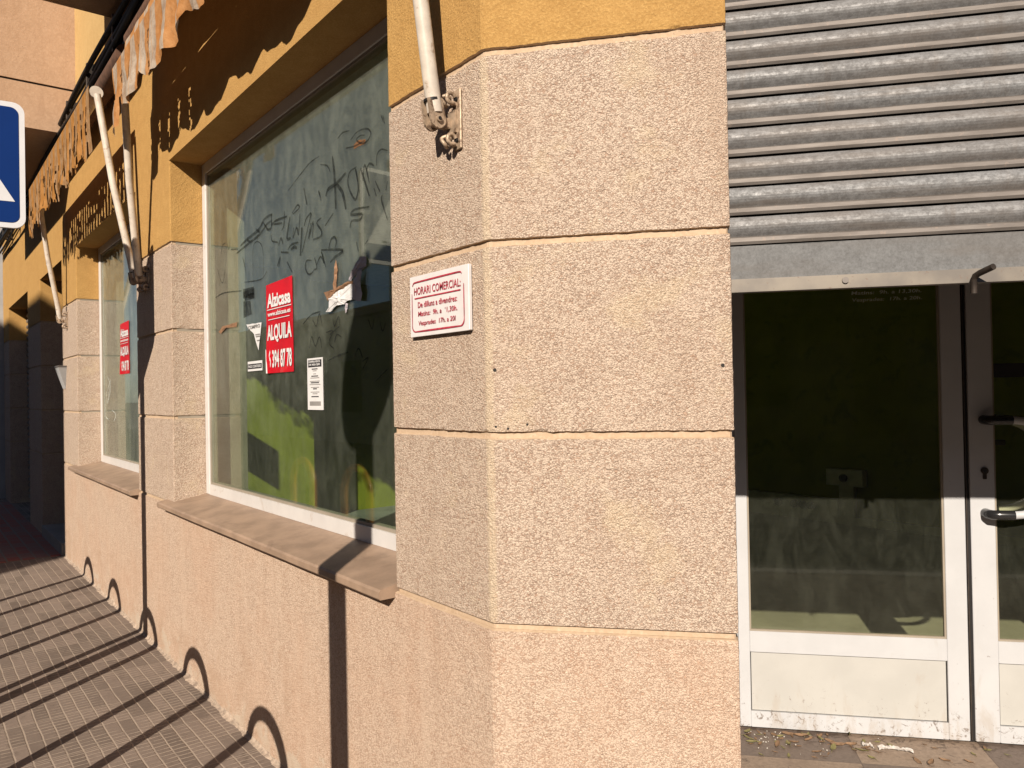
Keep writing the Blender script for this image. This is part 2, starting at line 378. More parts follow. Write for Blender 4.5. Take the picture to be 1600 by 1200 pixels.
def m_check():
    k = N('two_tone_step_tile'); p = k.obj(); x, y, z = k.sep(p)
    cx_ = k.m('FLOOR', k.m('DIVIDE', k.m('SUBTRACT', x, 1.13-4*.483), .483)); cy_ = k.m('FLOOR', k.m('DIVIDE', k.m('SUBTRACT', y, 1.165-4*.483), .483))
    par = k.m('MODULO', k.m('ADD', k.m('ADD', cx_, cy_), 1), 2)
    n1 = k.noise(p, 60, 5, .7); n2 = k.noise(p, 6, 4, .6)
    a = k.mix(k.ramp(n1, .3, .7), (.20, .148, .11), (.27, .205, .155)); b = k.mix(k.ramp(n1, .3, .7), (.115, .088, .072), (.16, .122, .10))
    c = k.mix(par, b, a); c = k.mix(k.ramp(n2, .5, .75, 0, .45), c, (.15, .11, .085))
    fx = k.m('ABSOLUTE', k.m('SUBTRACT', k.m('FRACT', k.m('DIVIDE', k.m('SUBTRACT', x, 1.13), .483)), .5)); fy = k.m('ABSOLUTE', k.m('SUBTRACT', k.m('FRACT', k.m('DIVIDE', k.m('SUBTRACT', y, 1.165), .483)), .5))
    ln = k.ramp(k.m('MAXIMUM', fx, fy), .494, .498)
    c = k.mix(ln, c, (.10, .075, .06)); gr = k.m('ADD', k.noise(p, 26, 6, .75, .8), k.m('MULTIPLY', k.ramp(y, 1.25, 1.4), .09)); c = k.mix(k.ramp(gr, .58, .66, 0, .75), c, (.07, .05, .038))
    return k.fin(k.bsdf(c, .6, 0, k.bump(n1, .15, .001), .4))
M_check = m_check()

# ------------------------------------------------------------ rusticated wall strips
Z1, Z2, Z3, Z4 = 2.372, 1.880, 1.387, .899     # joint heights
GH, GD = .010, .009
def wall_strip(name, path, rows, spacing, mats, parent, amp=0., cr=.006):
    """path: plan polyline, outside on its right; rows: (z, offset, material of the band above, joint edge?)"""
    S = []                                         # (x, y, nx, ny)
    seg = []
    for a, b in zip(path[:-1], path[1:]):
        dx, dy = b[0]-a[0], b[1]-a[1]; l = math.hypot(dx, dy); seg.append((a, (dx/l, dy/l), l))
    for i, (a, d, l) in enumerate(seg):
        n = (d[1], -d[0]); t0 = cr if i > 0 else 0; t1 = l-cr if i < len(seg)-1 else l
        if i > 0:
            pn = (seg[i-1][1][1], -seg[i-1][1][0]); m = (pn[0]+n[0], pn[1]+n[1]); ml = math.hypot(*m); m = (m[0]/ml, m[1]/ml)
            convex = seg[i-1][1][0]*d[1]-seg[i-1][1][1]*d[0] > 0
            kq = cr*.35 if convex else 0
            S.append((a[0]-m[0]*kq, a[1]-m[1]*kq, m[0], m[1]))
        t = t0
        while t < t1-1e-6:
            S.append((a[0]+d[0]*t, a[1]+d[1]*t, n[0], n[1]))
            step = spacing(a[0]+d[0]*t, a[1]+d[1]*t)
            t += min(step, max(t1-t, 1e-5)) if t1-t > step*1.3 else (t1-t)
        S.append((a[0]+d[0]*t1, a[1]+d[1]*t1, n[0], n[1]))
    P = []
    for x, y, nx, ny in S:
        c = []
        for z, off, mi, je in rows:
            zz = z; o = off
            if amp:
                q = Vector((x, y, z))
                o += amp*(.8*noise.noise(q*110)+.5*noise.noise(q*31)) if off > -.005 else amp*.25*noise.noise(q*60)
                if je:
                    o -= max(0, noise.noise(q*24)-.28)*.011
                    zz += .0018*noise.noise(Vector((x*28, y*28, z*7)))+  .0012*noise.noise(Vector((x*110, y*110, z)))
            c.append((x+nx*o, y+ny*o, zz))
        P.append(c)
    mb = MB(); a, b = len(P), len(rows)
    mb.v = [q for c in P for q in c]
    for i in range(a-1):
        for j in range(b-1):
            mb.f.append((i*b+j, (i+1)*b+j, (i+1)*b+j+1, i*b+j+1)); mb.m.append(rows[j][2]); mb.sm.append(False)
    return mb.build(name, mats, parent)
def rows_for(z0, z1, joints, dz, band, start_joint=False):
    rows = []
    if start_joint: rows = [(z0-2*GH+.0036, -GD, 1, False), (z0-.002, -GD, 1, False)]
    js = sorted(joints)
    lim = [z0]+[v for j in js for v in (j-GH, j+GH)]+[z1]
    for k in range(0, len(lim), 2):
        a, b = lim[k], lim[k+1]
        n = max(1, int(round((b-a)/dz)))
        for i in range(n+1):
            zz = a+(b-a)*i/n
            je = (i == 0 and k > 0) or (i == n and k+2 < len(lim))
            rows.append((zz, 0., band(zz+1e-4 if i < n else zz+1e-3), je))
        if k+2 < len(lim):                                       # the sunk joint
            rows[-1] = (rows[-1][0], 0., 1, True)
            rows.append((b+.0035, -GD, 1, False)); rows.append((b+2*GH-.002, -GD, 1, False))
    return rows

bld = empty('corner_shop_building', (0, 0, 0), 'ochre and roughcast stone corner shop building shop with half lowered steel shutter', 'building')
near = lambda fine, coarse: (lambda x, y: fine if x > -.75 else coarse)
band = lambda z: 2 if z > Z1 else 0
mats3 = [M_stone, M_groove, M_yellow]
ri = C(.606, 1.395)
wall_strip('corner_pier', [(-.493, .18), (-.493, 0), (0, 0), C(.606, 0), ri], rows_for(Z4+GH, 2.835, [Z3, Z2, Z1], .0055, band, True), lambda x, y: .0055 if y < .75 else .05, mats3, bld, .0011)
# piers between the windows
rj = rows_for(Z4+GH, 2.835, [Z3, Z2, Z1], .012, band, True)
wall_strip('pier', [(-3.811, .18), (-3.811, 0), (-2.987, 0), (-2.987, .18)], rj, lambda x, y: .012, mats3, bld, .0012)
wall_strip('pier', [(-6.84, .50), (-6.84, 0), (-6.047, 0), (-6.047, .18)], rj, lambda x, y: .03, mats3, bld, .0012)
rj2 = rows_for(0, 2.835, [Z4, Z3, Z2, Z1], .1, band)
wall_strip('pier', [(-9.476, .25), (-9.476, 0), (-8.375, 0), (-8.375, .50)], rj2, lambda x, y: .2, mats3, bld, 0)
wall_strip('pier', [(-12.5, .2), (-12.5, 0), (-11.75, 0), (-11.75, .25)], rj2, lambda x, y: .2, mats3, bld, 0)
wall_strip('pier', [C(2.5, 1.395), C(2.5, 0), C(3.1, 0), C(3.2, .02)], rows_for(0, 2.835, [Z4, Z3, Z2, Z1], .03, band), lambda x, y: .04, mats3, bld, .001)
# plinth under the windows and round the corner
def prow():
    n = 150; r = [(-.02+i*(Z4-GH+.02)/n, 0., 0, False) for i in range(n+1)]
    r[-1] = (r[-1][0], 0., 1, True); r.append((Z4-GH+.003, -GD, 1, False)); r.append((Z4-GH+.0035, -.08, 1, False)); return r
wall_strip('plinth', [(-6.84, .5), (-6.84, 0), (0, 0), C(.606, 0), ri], prow(), lambda x, y: (.006 if (x > -.9 and y < .75) else (.02 if x > -2.2 else .08)), [M_plinth, M_groove], bld, .0009)
mb = MB(); P = []                     # dirty mortar fillet where the wall meets the paving
for i in range(560):
    x = -6.83+i*(6.83/559); r_ = .011+.009*noise.noise(Vector((x*5, 3, 1)))+.006*noise.noise(Vector((x*23, 7, 1)))+.003*noise.noise(Vector((x*90, 2, 1)))
    P.append([(x, .01, max(.004, r_*1.3)+.004), (x, -.002, max(.004, r_*1.3)), (x, -.3*r_-.002, .5*r_), (x, -max(.004, r_*1.5), .001+.003*max(0, r_)), (x, -max(.004, r_*1.5)-.004, -.01)])
mb.grid(list(reversed(P)), 0, False); mb.build('mortar_fillet', plain('dirty_mortar', (.33, .26, .20), .95, 0, .3, 30, .5, ((.17, .125, .095), 14, .5, .6)), bld)
# wall above the openings (window soffits folded in)
def urow():
    r = [(2.8352, -.30, 2, False), (2.835, 0., 0, False)]
    z = 2.86
    while z < 4.16: r.append((z, 0., 0, False)); z += .05
    r += [(4.166, 0., 1, False), (4.169, -.012, 1, False), (4.181, -.012, 1, False), (4.184, 0., 3, False), (6.5, 0., 3, False)]
    return r
wall_strip('upper_wall', [(-12.5, 0), (0, 0), C(3.1, 0)], urow(), lambda x, y: .08, [M_yellow, M_dark, M_yellow, M_face], bld, 0)

# structural core behind the facings, rooms' shell
E2 = Vector((*C(3.1, 0), 0)); d2 = (math.cos(2*B), math.sin(2*B)); n2 = (d2[1], -d2[0])
def F2(s_, d): return (E2.x+d2[0]*s_-n2[0]*d, E2.y+d2[1]*s_-n2[1]*d)
mb = MB()
mb.prism([(-.487, .03), (-.02, .03), C(.57, .03), C(.592, .06), C(.592, 1.40), C(.45, 1.40), C(.45, .6), (-.25, .42), (-.487, .42)], .001, 2.845)
for x0, x1 in ((-3.805, -2.993), (-6.83, -6.053)): mb.box(x0, x1, .03, .42, .001, 2.845)
mb.box(-9.46, -8.39, .03, 1.2, .001, 2.845); mb.box(-12.49, -11.76, .03, 1.2, .001, 2.845)
mb.box(-6.053, -3.805, .03, .42, .001, .868); mb.box(-2.993, -.487, .03, .42, .001, .868)
mb.box(-6.83, -6.4, .42, 1.3, .001, 2.845)
[q.build('inner_wall', M_jamb, bld) for q in mb.islands()]
mb = MB()
mb.prism([C(2.515, .05), C(3.09, .05), F2(8, .05), F2(8, .42), C(3.2, .5), C(2.515, .5)], .001, 2.845)
mb.prism([C(2.515, .5), C(2.9, .5), C(2.9, 1.6), C(2.515, 1.6)], .001, 2.845)
[q.build('side_wall', M_stone, bld) for q in mb.islands()]
mb = MB()
outline = [(-12.49, .03), (-.02, .03), C(3.09, .03), F2(8, .03), (F2(8, .03)[0]-6, F2(8, .03)[1]+3), (-12.49, 12)]
mb.prism(outline, 2.845, 6.5); mb.build('upper_floor', M_ceil, bld)
mb = MB(); mb.prism([C(.45, 1.385), C(2.55, 1.385), C(2.55, 1.43), C(.45, 1.43)], 2.5, 2.844); mb.build('door_header', M_yellow, bld)
# shop room
mb = MB()
mb.prism([(-7.2, 6.3), (6, 6.3), (6, 6.5), (-7.2, 6.5)], .0, 2.843)
mb.prism([(-6.95, 1.3), (-6.95, 6.3), (-7.15, 6.3), (-7.15, 1.3)], 0, 2.843)
mb.box(-6.95, -6.28, .43, 2.28, .0, 2.843)
mb.prism([F2(7.5, .42), F2(7.7, .42), (6, 6.5), (5.8, 6.5)], 0, 2.843)
[q.build('shop_wall', M_lime, bld) for q in mb.islands()]
mb = MB()
mb.prism([(-6.95, .42), (-.49, .42), C(.47, 1.43), C(2.6, 1.43), C(2.9, 1.6), F2(1, .5), F2(7, .5), (5.9, 6.3), (-6.95, 6.3)], .002, .09)
mb.build('shop_floor', M_intfloor, bld)
mb = MB()
mb.prism([(-6.93, 6.285), (5.9, 6.285), (5.9, 6.3), (-6.93, 6.3)], .09, .17); mb.build('skirting', M_socket, bld)
mb = MB()            # wall trunking and socket box seen through the door
mb.box(-3.6, -2.50, 6.20, 6.284, .175, .34); mb.box(-2.50, -2.35, 6.22, 6.284, .175, .49); mb.box(-2.62, -2.24, 6.19, 6.284, .49, .65)
for x_, z_ in ((-3.17, .26), (-2.98, .26), (-2.88, .26), (-2.79, .26), (-2.43, .57)): mb.tube([(x_, 6.165, z_), (x_, 6.20, z_)], .04, 12, 1)
mb.build('cable_trunking', [M_socket, M_black], bld)
# projecting bays
def bay(x0, x1, z0):
    mb = MB()
    mb.box(x0, x1, -.78, .02, z0, z0+.375); mb.box(x0+.012, x1-.012, -.768, .02, z0+.375, z0+.393, 1); mb.box(x0, x1, -.78, .02, z0+.393, 6.5)
    mb.build('bay', [M_bay, M_dark], bld)
bay(-9.07, -5.95, 3.785)
bay(-4.09, -.6, 4.055)
# sills
def sill(x0, x1):
    mb = MB(); prof = [(-.052, .874), (-.056, .879), (-.056, .898), (-.050, .905), (.0, .915), (.178, .944), (.178, .874)]
    nx = 30; P = []
    for y, z in prof+[prof[0]]: P.append([(x0+(x1-x0)*i/nx, y, z+(.0012*noise.noise(Vector((x0+i*.3, y*9, z*5))))) for i in range(nx+1)])
    mb.grid(P, 0, False)
    for i in (0, nx): mb.add([row[i] for row in P[:-1]], [tuple(range(7)) if i == 0 else tuple(range(6, -1, -1))])
    return mb.build('window_sill', M_sill, bld)
sill(-3.13, -.499); sill(-6.22, -3.82)

# ------------------------------------------------------------ windows
def window(x0, x1, glass):
    z0, z1, yf, yb = .9445, 2.834, .176, .225; fw = .058
    mb = MB()
    mb.box(x0, x0+fw, yf, yb, z0, z1, 0, .003); mb.box(x1-fw, x1, yf, yb, z0, z1, 0, .003)
    mb.box(x0+fw, x1-fw, yf, yb, z0, z0+fw, 0, .003); mb.box(x0+fw, x1-fw, yf, yb, z1-fw, z1, 0, .003)
    g = .012
    mb.box(x0+fw, x0+fw+g, yf+.008, yb-.004, z0+fw, z1-fw, 1); mb.box(x1-fw-g, x1-fw, yf+.008, yb-.004, z0+fw, z1-fw, 1)
    mb.box(x0+fw+g, x1-fw-g, yf+.008, yb-.004, z0+fw, z0+fw+g, 1); mb.box(x0+fw+g, x1-fw-g, yf+.008, yb-.004, z1-fw-g, z1-fw, 1)
    win = mb.build('window', [M_frame, M_jamb], bld)
    mb = MB(); mb.box(x0+fw+.004, x1-fw-.004, .190, .196, z0+fw+.004, z1-fw-.004)
    mb.build('glass_pane', glass, win)
    return win
win1 = window(-2.986, -.494, M_glass)
win2 = window(-6.046, -3.812, M_glass2)

def ribbon(mb, pts, wd, y, mi=0):
    pts = [Vector((p[0], p[1])) for p in pts]
    if len(pts) > 2:                                  # smooth the stroke
        q = [pts[0]]
        for i in range(len(pts)-1):
            p0, p1, p2, p3 = pts[max(i-1, 0)], pts[i], pts[i+1], pts[min(i+2, len(pts)-1)]
            for t in (.25, .5, .75, 1):
                q.append(.5*((2*p1)+(p2-p0)*t+(2*p0-5*p1+4*p2-p3)*t*t+(-p0+3*p1-3*p2+p3)*t**3))
        pts = q
    Lf, Rt = [], []
    n = len(pts)
    for i, p in enumerate(pts):
        t = pts[min(i+1, n-1)]-pts[max(i-1, 0)]
        if t.length < 1e-6: t = Vector((1, 0))
        t.normalize(); nn = Vector((-t.y, t.x)); hw = wd*.5*(.65+.5*math.sin(math.pi*(i+.5)/n))
        Lf.append((p.x+nn.x*hw, y, p.y+nn.y*hw)); Rt.append((p.x-nn.x*hw, y, p.y-nn.y*hw))
    mb.grid([Rt, Lf], mi, False)
GRAF = [[0.0108,[[-1.289,2.463],[-1.271,2.359],[-1.265,2.244]]],[0.0089,[[-1.356,2.315],[-1.332,2.339],[-1.256,2.346],[-1.171,2.368]]],[0.0106,[[-1.261,2.347],[-1.204,2.297],[-1.176,2.226]]],[0.0059,[[-1.08,2.369],[-1.14,2.361],[-1.152,2.313],[-1.095,2.246],[-1.068,2.295],[-1.09,2.367],[-1.06,2.266]]],[0.0067,[[-1.047,2.357],[-1.016,2.301],[-0.98,2.236]]],[0.0053,[[-1.03,2.304],[-1.013,2.362],[-0.979,2.284]]],[0.0047,[[-1.005,2.334],[-0.976,2.357],[-0.94,2.34]]],[0.004,[[-1.238,2.52],[-1.196,2.532],[-1.134,2.524]]],[0.0043,[[-1.126,2.485],[-1.066,2.501],[-0.99,2.491],[-0.961,2.467],[-0.982,2.447],[-1.029,2.446],[-1.077,2.472],[-1.047,2.48],[-1.009,2.472]]],[0.0043,[[-1.748,2.424],[-1.576,2.474],[-1.501,2.491],[-1.418,2.495]]],[0.0039,[[-1.407,2.458],[-1.34,2.437],[-1.313,2.406]]],[0.0041,[[-1.579,2.398],[-1.551,2.321]]],[0.004,[[-1.423,2.354],[-1.407,2.321]]],[0.0063,[[-0.982,2.197],[-1.096,2.21],[-1.136,2.196],[-1.044,2.182],[-1.059,2.163],[-1.127,2.171],[-1.143,2.146]]],[0.0037,[[-0.922,2.336],[-0.916,2.373],[-0.885,2.386],[-0.838,2.37]]],[0.0046,[[-0.933,2.282],[-0.899,2.236]]],[0.0047,[[-0.943,2.258],[-0.926,2.224]]],[0.0051,[[-0.882,2.219],[-0.887,2.199],[-0.846,2.123]]],[0.0036,[[-0.855,2.23],[-0.84,2.261]]],[0.0037,[[-1.167,2.464],[-1.087,2.452],[-1.01,2.452]]],[0.0028,[[-0.881,2.509],[-0.864,2.479]]],[0.0027,[[-0.868,2.505],[-0.856,2.472]]],[0.0039,[[-1.091,2.083],[-1.077,2.045]]],[0.0029,[[-1.024,2.063],[-0.995,2.076]]],[0.0087,[[-1.734,2.301],[-1.773,2.214],[-1.73,2.206]]],[0.0056,[[-1.694,2.247],[-1.704,2.202],[-1.661,2.241],[-1.642,2.205],[-1.624,2.293]]],[0.0095,[[-1.604,2.231],[-1.625,2.11]]],[0.0054,[[-1.58,2.233],[-1.555,2.261],[-1.507,2.274],[-1.524,2.242],[-1.608,2.121]]],[0.0054,[[-1.509,2.233],[-1.535,2.17],[-1.486,2.235],[-1.496,2.167]]],[0.0064,[[-1.404,2.235],[-1.449,2.222],[-1.406,2.183],[-1.414,2.159],[-1.489,2.159]]],[0.0046,[[-1.369,2.195],[-1.289,2.232]]],[0.005,[[-1.708,2.313],[-1.649,2.338],[-1.629,2.321],[-1.7,2.308]]],[0.0065,[[-1.96,2.302],[-1.903,2.316],[-1.769,2.311]]],[0.0058,[[-1.932,2.304],[-1.831,2.292]]],[0.0058,[[-1.798,2.341],[-1.805,2.28],[-1.833,2.258]]],[0.0065,[[-1.872,2.195],[-1.843,2.225],[-1.822,2.194]]],[0.0057,[[-1.766,2.158],[-1.722,2.175],[-1.647,2.173]]],[0.0085,[[-1.732,2.153],[-1.689,2.16],[-1.665,2.149]]],[0.0065,[[-1.894,2.102],[-1.856,2.138],[-1.876,2.096]]],[0.0051,[[-1.777,2.106],[-1.719,2.05]]],[0.0058,[[-1.846,2.16],[-1.758,2.145]]],[0.0055,[[-1.508,2.073],[-1.562,2.078],[-1.571,2.044],[-1.533,2.016],[-1.479,2.028]]],[0.0048,[[-1.477,2.081],[-1.456,2.034],[-1.486,2.032]]],[0.0053,[[-1.455,2.047],[-1.417,2.076],[-1.382,2.043],[-1.409,2.096],[-1.368,2.025]]],[0.0067,[[-1.409,2.102],[-1.207,2.07],[-1.282,2.053],[-1.325,2.038]]],[0.0062,[[-1.337,2.097],[-1.314,2.13],[-1.279,2.133],[-1.266,2.11],[-1.281,2.089]]],[0.0048,[[-1.962,2.26],[-1.954,2.23],[-1.88,2.211]]],[0.0041,[[-1.573,2.397],[-1.545,2.317]]],[0.004,[[-1.429,2.353],[-1.404,2.307]]],[0.0093,[[-2.388,2.276],[-2.287,2.294],[-2.124,2.314],[-2.045,2.351],[-1.946,2.355]]],[0.0081,[[-2.448,2.246],[-2.275,2.268],[-2.112,2.288],[-2.021,2.319],[-1.959,2.326]]],[0.0077,[[-2.288,2.289],[-2.247,2.273]]],[0.0075,[[-2.163,2.321],[-2.112,2.298]]],[0.0067,[[-2.071,2.342],[-1.998,2.287]]],[0.0072,[[-1.958,2.357],[-1.961,2.294],[-2.022,2.296]]],[0.0031,[[-2.213,2.095],[-2.208,2.228],[-2.166,2.26],[-2.101,2.24],[-2.071,2.188],[-2.076,2.082]]],[0.0037,[[-2.339,2.082],[-2.109,2.067],[-2.031,2.095]]],[0.0035,[[-2.697,2.284],[-2.679,2.323],[-2.63,2.331]]],[0.0034,[[-2.599,2.32],[-2.569,2.285],[-2.547,2.343]]],[0.0042,[[-2.808,2.053],[-2.658,2.063],[-2.384,2.043]]],[0.0053,[[-2.538,2.28],[-2.433,2.266]]],[0.0039,[[-2.362,2.213],[-2.335,2.174],[-2.323,2.134]]],[0.0035,[[-2.767,2.209],[-2.688,2.119],[-2.636,2.191]]],[0.0038,[[-1.609,1.809],[-1.517,1.842],[-1.429,1.847]]],[0.0037,[[-1.507,1.821],[-1.47,1.79],[-1.439,1.84],[-1.412,1.785]]],[0.0038,[[-1.542,1.7],[-1.52,1.748],[-1.483,1.705],[-1.442,1.743],[-1.421,1.694]]],[0.0042,[[-1.376,1.755],[-1.312,1.758],[-1.35,1.713],[-1.306,1.687]]],[0.0041,[[-1.34,1.744],[-1.25,1.772]]],[0.0041,[[-1.296,1.71],[-1.277,1.74],[-1.234,1.729]]],[0.0041,[[-1.362,1.639],[-1.272,1.655],[-1.177,1.665]]],[0.0029,[[-1.057,1.623],[-1.01,1.635],[-1.058,1.593]]],[0.0036,[[-1.31,1.808],[-1.294,1.776],[-1.257,1.812],[-1.25,1.776]]],[0.0028,[[-1.005,1.779],[-0.976,1.74],[-0.96,1.778]]],[0.0028,[[-0.916,1.764],[-0.896,1.727],[-0.874,1.754]]],[0.0029,[[-1.12,1.647],[-1.087,1.675],[-1.057,1.637]]],[0.0028,[[-0.953,1.547],[-0.894,1.574],[-0.865,1.587]]]]
mb = MB()
for i, (wd, pts) in enumerate(GRAF): ribbon(mb, pts, wd*1.55, .1888-.00002*(i % 9))
ribbon(mb, [(-1.10, 2.449), (-1.065, 2.455), (-1.005, 2.447)], .02, .1890, 1)
for k_, (dx, dz) in enumerate(((0, 0), (.02, -.02))):
    ribbon(mb, [(-2.36+dx, 2.02+dz), (-2.2, 2.02+dz)], .03, .1889)
mb.add([(x_, .18905, z_) for x_, z_ in [(-2.36, 2.049), (-2.205, 2.044), (-2.215, 1.995), (-2.23, 1.99), (-2.36, 2.0)]], [(0, 1, 2, 3, 4)])
mb.add([(x_, .18905, z_) for x_, z_ in [(-2.36, 1.985), (-2.26, 1.98), (-2.24, 1.91), (-2.36, 1.90)]], [(3, 2, 1, 0)])
mb.build('graffiti', [M_graf, M_grafo], win1)
mb = MB()
ribbon(mb, [(-5.78, 1.69), (-5.66, 1.59), (-5.80, 1.46), (-5.65, 1.66), (-5.85, 1.52)], .010, .1885)
ribbon(mb, [(-5.82, 1.52), (-5.90, 1.36), (-5.75, 1.32)], .008, .1884); ribbon(mb, [(-5.62, 1.40), (-5.50, 1.38), (-5.47, 1.35), (-5.55, 1.31)], .009, .1883)
for a in ([(-4.05, 1.98), (-4.07, 1.86), (-4.02, 1.95), (-3.99, 1.84)], ): ribbon(mb, a, .03, .1886, 1)
# bold tag on the near end of the far pane
for k_ in range(4):
    x_ = -5.00+.14*k_
    ribbon(mb, [(x_, 2.60-.02*k_), (x_+.05, 2.66), (x_+.08, 2.54-.02*k_), (x_+.12, 2.63)], .07, .1886-.0001*k_, 1)
mb.build('graffiti', [M_grafw, M_graf], win2)

# ------------------------------------------------------------ lettering
def text_mesh(body, bold=0., res=3):
    cu = bpy.data.curves.new('t', 'FONT'); cu.body = body; cu.size = 1; cu.offset = bold; cu.resolution_u = res
    o = bpy.data.objects.new('t', cu); col.objects.link(o); bpy.context.view_layer.update()
    me = bpy.data.meshes.new_from_object(o.evaluated_get(bpy.context.evaluated_depsgraph_get()))
    vs = [v.co.copy() for v in me.vertices]; fs = [tuple(p.vertices) for p in me.polygons]
    bpy.data.objects.remove(o); bpy.data.curves.remove(cu); bpy.data.meshes.remove(me)
    return vs, fs
def put_text(mb, body, origin, ux, uz, wd, ht, mi=0, bold=0., slant=0.):
    vs, fs = text_mesh(body, bold)
    x0 = min(v.x for v in vs); x1 = max(v.x for v in vs); y0 = min(v.y for v in vs); y1 = max(v.y for v in vs)
    o = Vector(origin); ux = Vector(ux); uz = Vector(uz)
    mb.add([o+ux*((v.x-x0)/(x1-x0)*wd+slant*(v.y-y0)/(y1-y0)*ht)+uz*((v.y-y0)/(y1-y0)*ht) for v in vs], fs, mi)
EX, EZ = (1, 0, 0), (0, 0, 1)

def red_poster(x0, z1, wd, ht, y, label, detail):
    t = empty('rental_poster', (x0, y, z1-ht), label, 'poster', 'red rental posters in the shop windows')
    P = []
    for i in range(13):
        u = i/12; row = []
        for j in range(17):
            v = j/16; lift = .010*max(0, (.25-u))*max(0, .5-v)*8+.004*abs(math.sin(u*5+v*3))*v*.3
            row.append((u*wd+(.10*max(0, .45-v)*max(0, .3-u)*wd*2), -.0012-lift, v*ht-.008*(1-u)*(v > .5)))
        P.append(row)
    mb = MB(); mb.grid(P); o = mb.build('sheet', M_red, t)
    mb = MB(); Y = -.0052
    def T(s_, u0, u1, v0, v1, bold): put_text(mb, s_, (u0*wd, Y, v0*ht), EX, EZ, (u1-u0)*wd, (v1-v0)*ht, 0, bold)
    T('Alzicasa', .07, .95, .72, .875, .035)
    mb.box(.06*wd, .96*wd, Y, Y+.001, .695*ht, .703*ht)
    T('www.alzicasa.es', .08, .94, .625, .675, .025)
    mb.box(.1*wd, .9*wd, Y, Y+.001, .585*ht, .592*ht)
    T('ALQUILA', .05, .97, .33, .53, .035)
    T('6 394 87 78', .09, .96, .055, .255, .03)
    # folded white edge at the lower left corner
    if detail:
        mb.add([(.0, -.006, .26*ht), (.075*wd, -.010, .0), (.035*wd, -.012, 0), (-.012*wd, -.007, .27*ht)], [(0, 1, 2, 3)])
    mb.build('lettering', M_paper, t)
    return t
red_poster(-2.035, 2.036, .322, .43, .1885, 'red rental poster with white lettering on the large near window, its lower left corner folded', True)
red_poster(-5.25, 2.105, .315, .412, .1885, 'smaller looking red rental poster on the far narrow window', False)
# printed flyer
fl = empty('flyer', (-1.566, .1885, 1.436), 'narrow white printed flyer taped below and right of the red rental poster', 'flyer')
mb = MB(); mb.box(0, .156, -.0015, 0, 0, .22); mb.build('sheet', M_paper, fl)
mb = MB(); mb.box(.012, .146, -.0028, -.002, .182, .212); Y = -.004
put_text(mb, 'COMPRA-VENTA', (.018, Y, .2), EX, EZ, .12, .009, 1, .03); put_text(mb, 'DE RELOJES', (.022, Y, .186), EX, EZ, .114, .010, 1, .03)
for i, (z_, w_) in enumerate(((.171, .06), (.164, .04), (.151, .03), (.141, .07), (.134, .09), (.12, .10), (.113, .085), (.106, .11), (.094, .085), (.087, .04), (.074, .09), (.067, .05), (.054, .075))):
    n_ = max(3, int(w_/.008)); x_ = .078-w_/2
    for q in range(n_): mb.box(x_+q*w_/n_, x_+(q+.75)*w_/n_, -.0024, -.0018, z_, z_+(.0045 if i % 3 == 0 else .0032), 0 if i % 3 == 0 else 2)
mb.box(.022, .134, -.0024, -.0018, .018, .036, 2); mb.build('print', [M_ink, M_paper, M_inkgrey], fl)
# torn remnants
def scrap(name, label, polys, mats=None, cat='paper scrap', crumple=.006):
    cx = sum(p[0] for p in polys[0][0])/len(polys[0][0]); cz = min(p[1] for pl in polys for p in pl[0])
    t = empty(name, (cx, .1885, cz), label, cat)
    for k_, (pl, m_, nm, lift) in enumerate(polys):
        mx_ = sum(p[0] for p in pl)/len(pl); mz_ = sum(p[1] for p in pl)/len(pl)
        mb = MB(); n = len(pl); ring = []
        # dense outline with ragged edge, two inner rings that crumple away from the glass
        dense = []
        for i in range(n):
            a, b = pl[i], pl[(i+1) % n]
            for q in range(5):
                u = q/5; jx = .0035*noise.noise(Vector((a[0]*90+q*3.1, a[1]*90, k_)))
                dense.append((a[0]+(b[0]-a[0])*u+jx, a[1]+(b[1]-a[1])*u-jx))
        vs = []; nn = len(dense)
        for r_ in (1., .72, .45, .2):
            for (x_, z_) in dense:
                X, Z = mx_+(x_-mx_)*r_, mz_+(z_-mz_)*r_
                h = lift+crumple*(1+noise.noise(Vector((X*70, Z*70, k_)))+.6*noise.noise(Vector((X*190, Z*190, k_+5))))*(1.2-r_*.7)
                vs.append((X-cx, -h, Z-cz))
        fs = [(r_*nn+i, r_*nn+(i+1) % nn, (r_+1)*nn+(i+1) % nn, (r_+1)*nn+i) for r_ in range(3) for i in range(nn)]
        fs.append(tuple(3*nn+i for i in range(nn)))
        mb.add(vs, fs); mb.build(nm, m_, t)
    return t
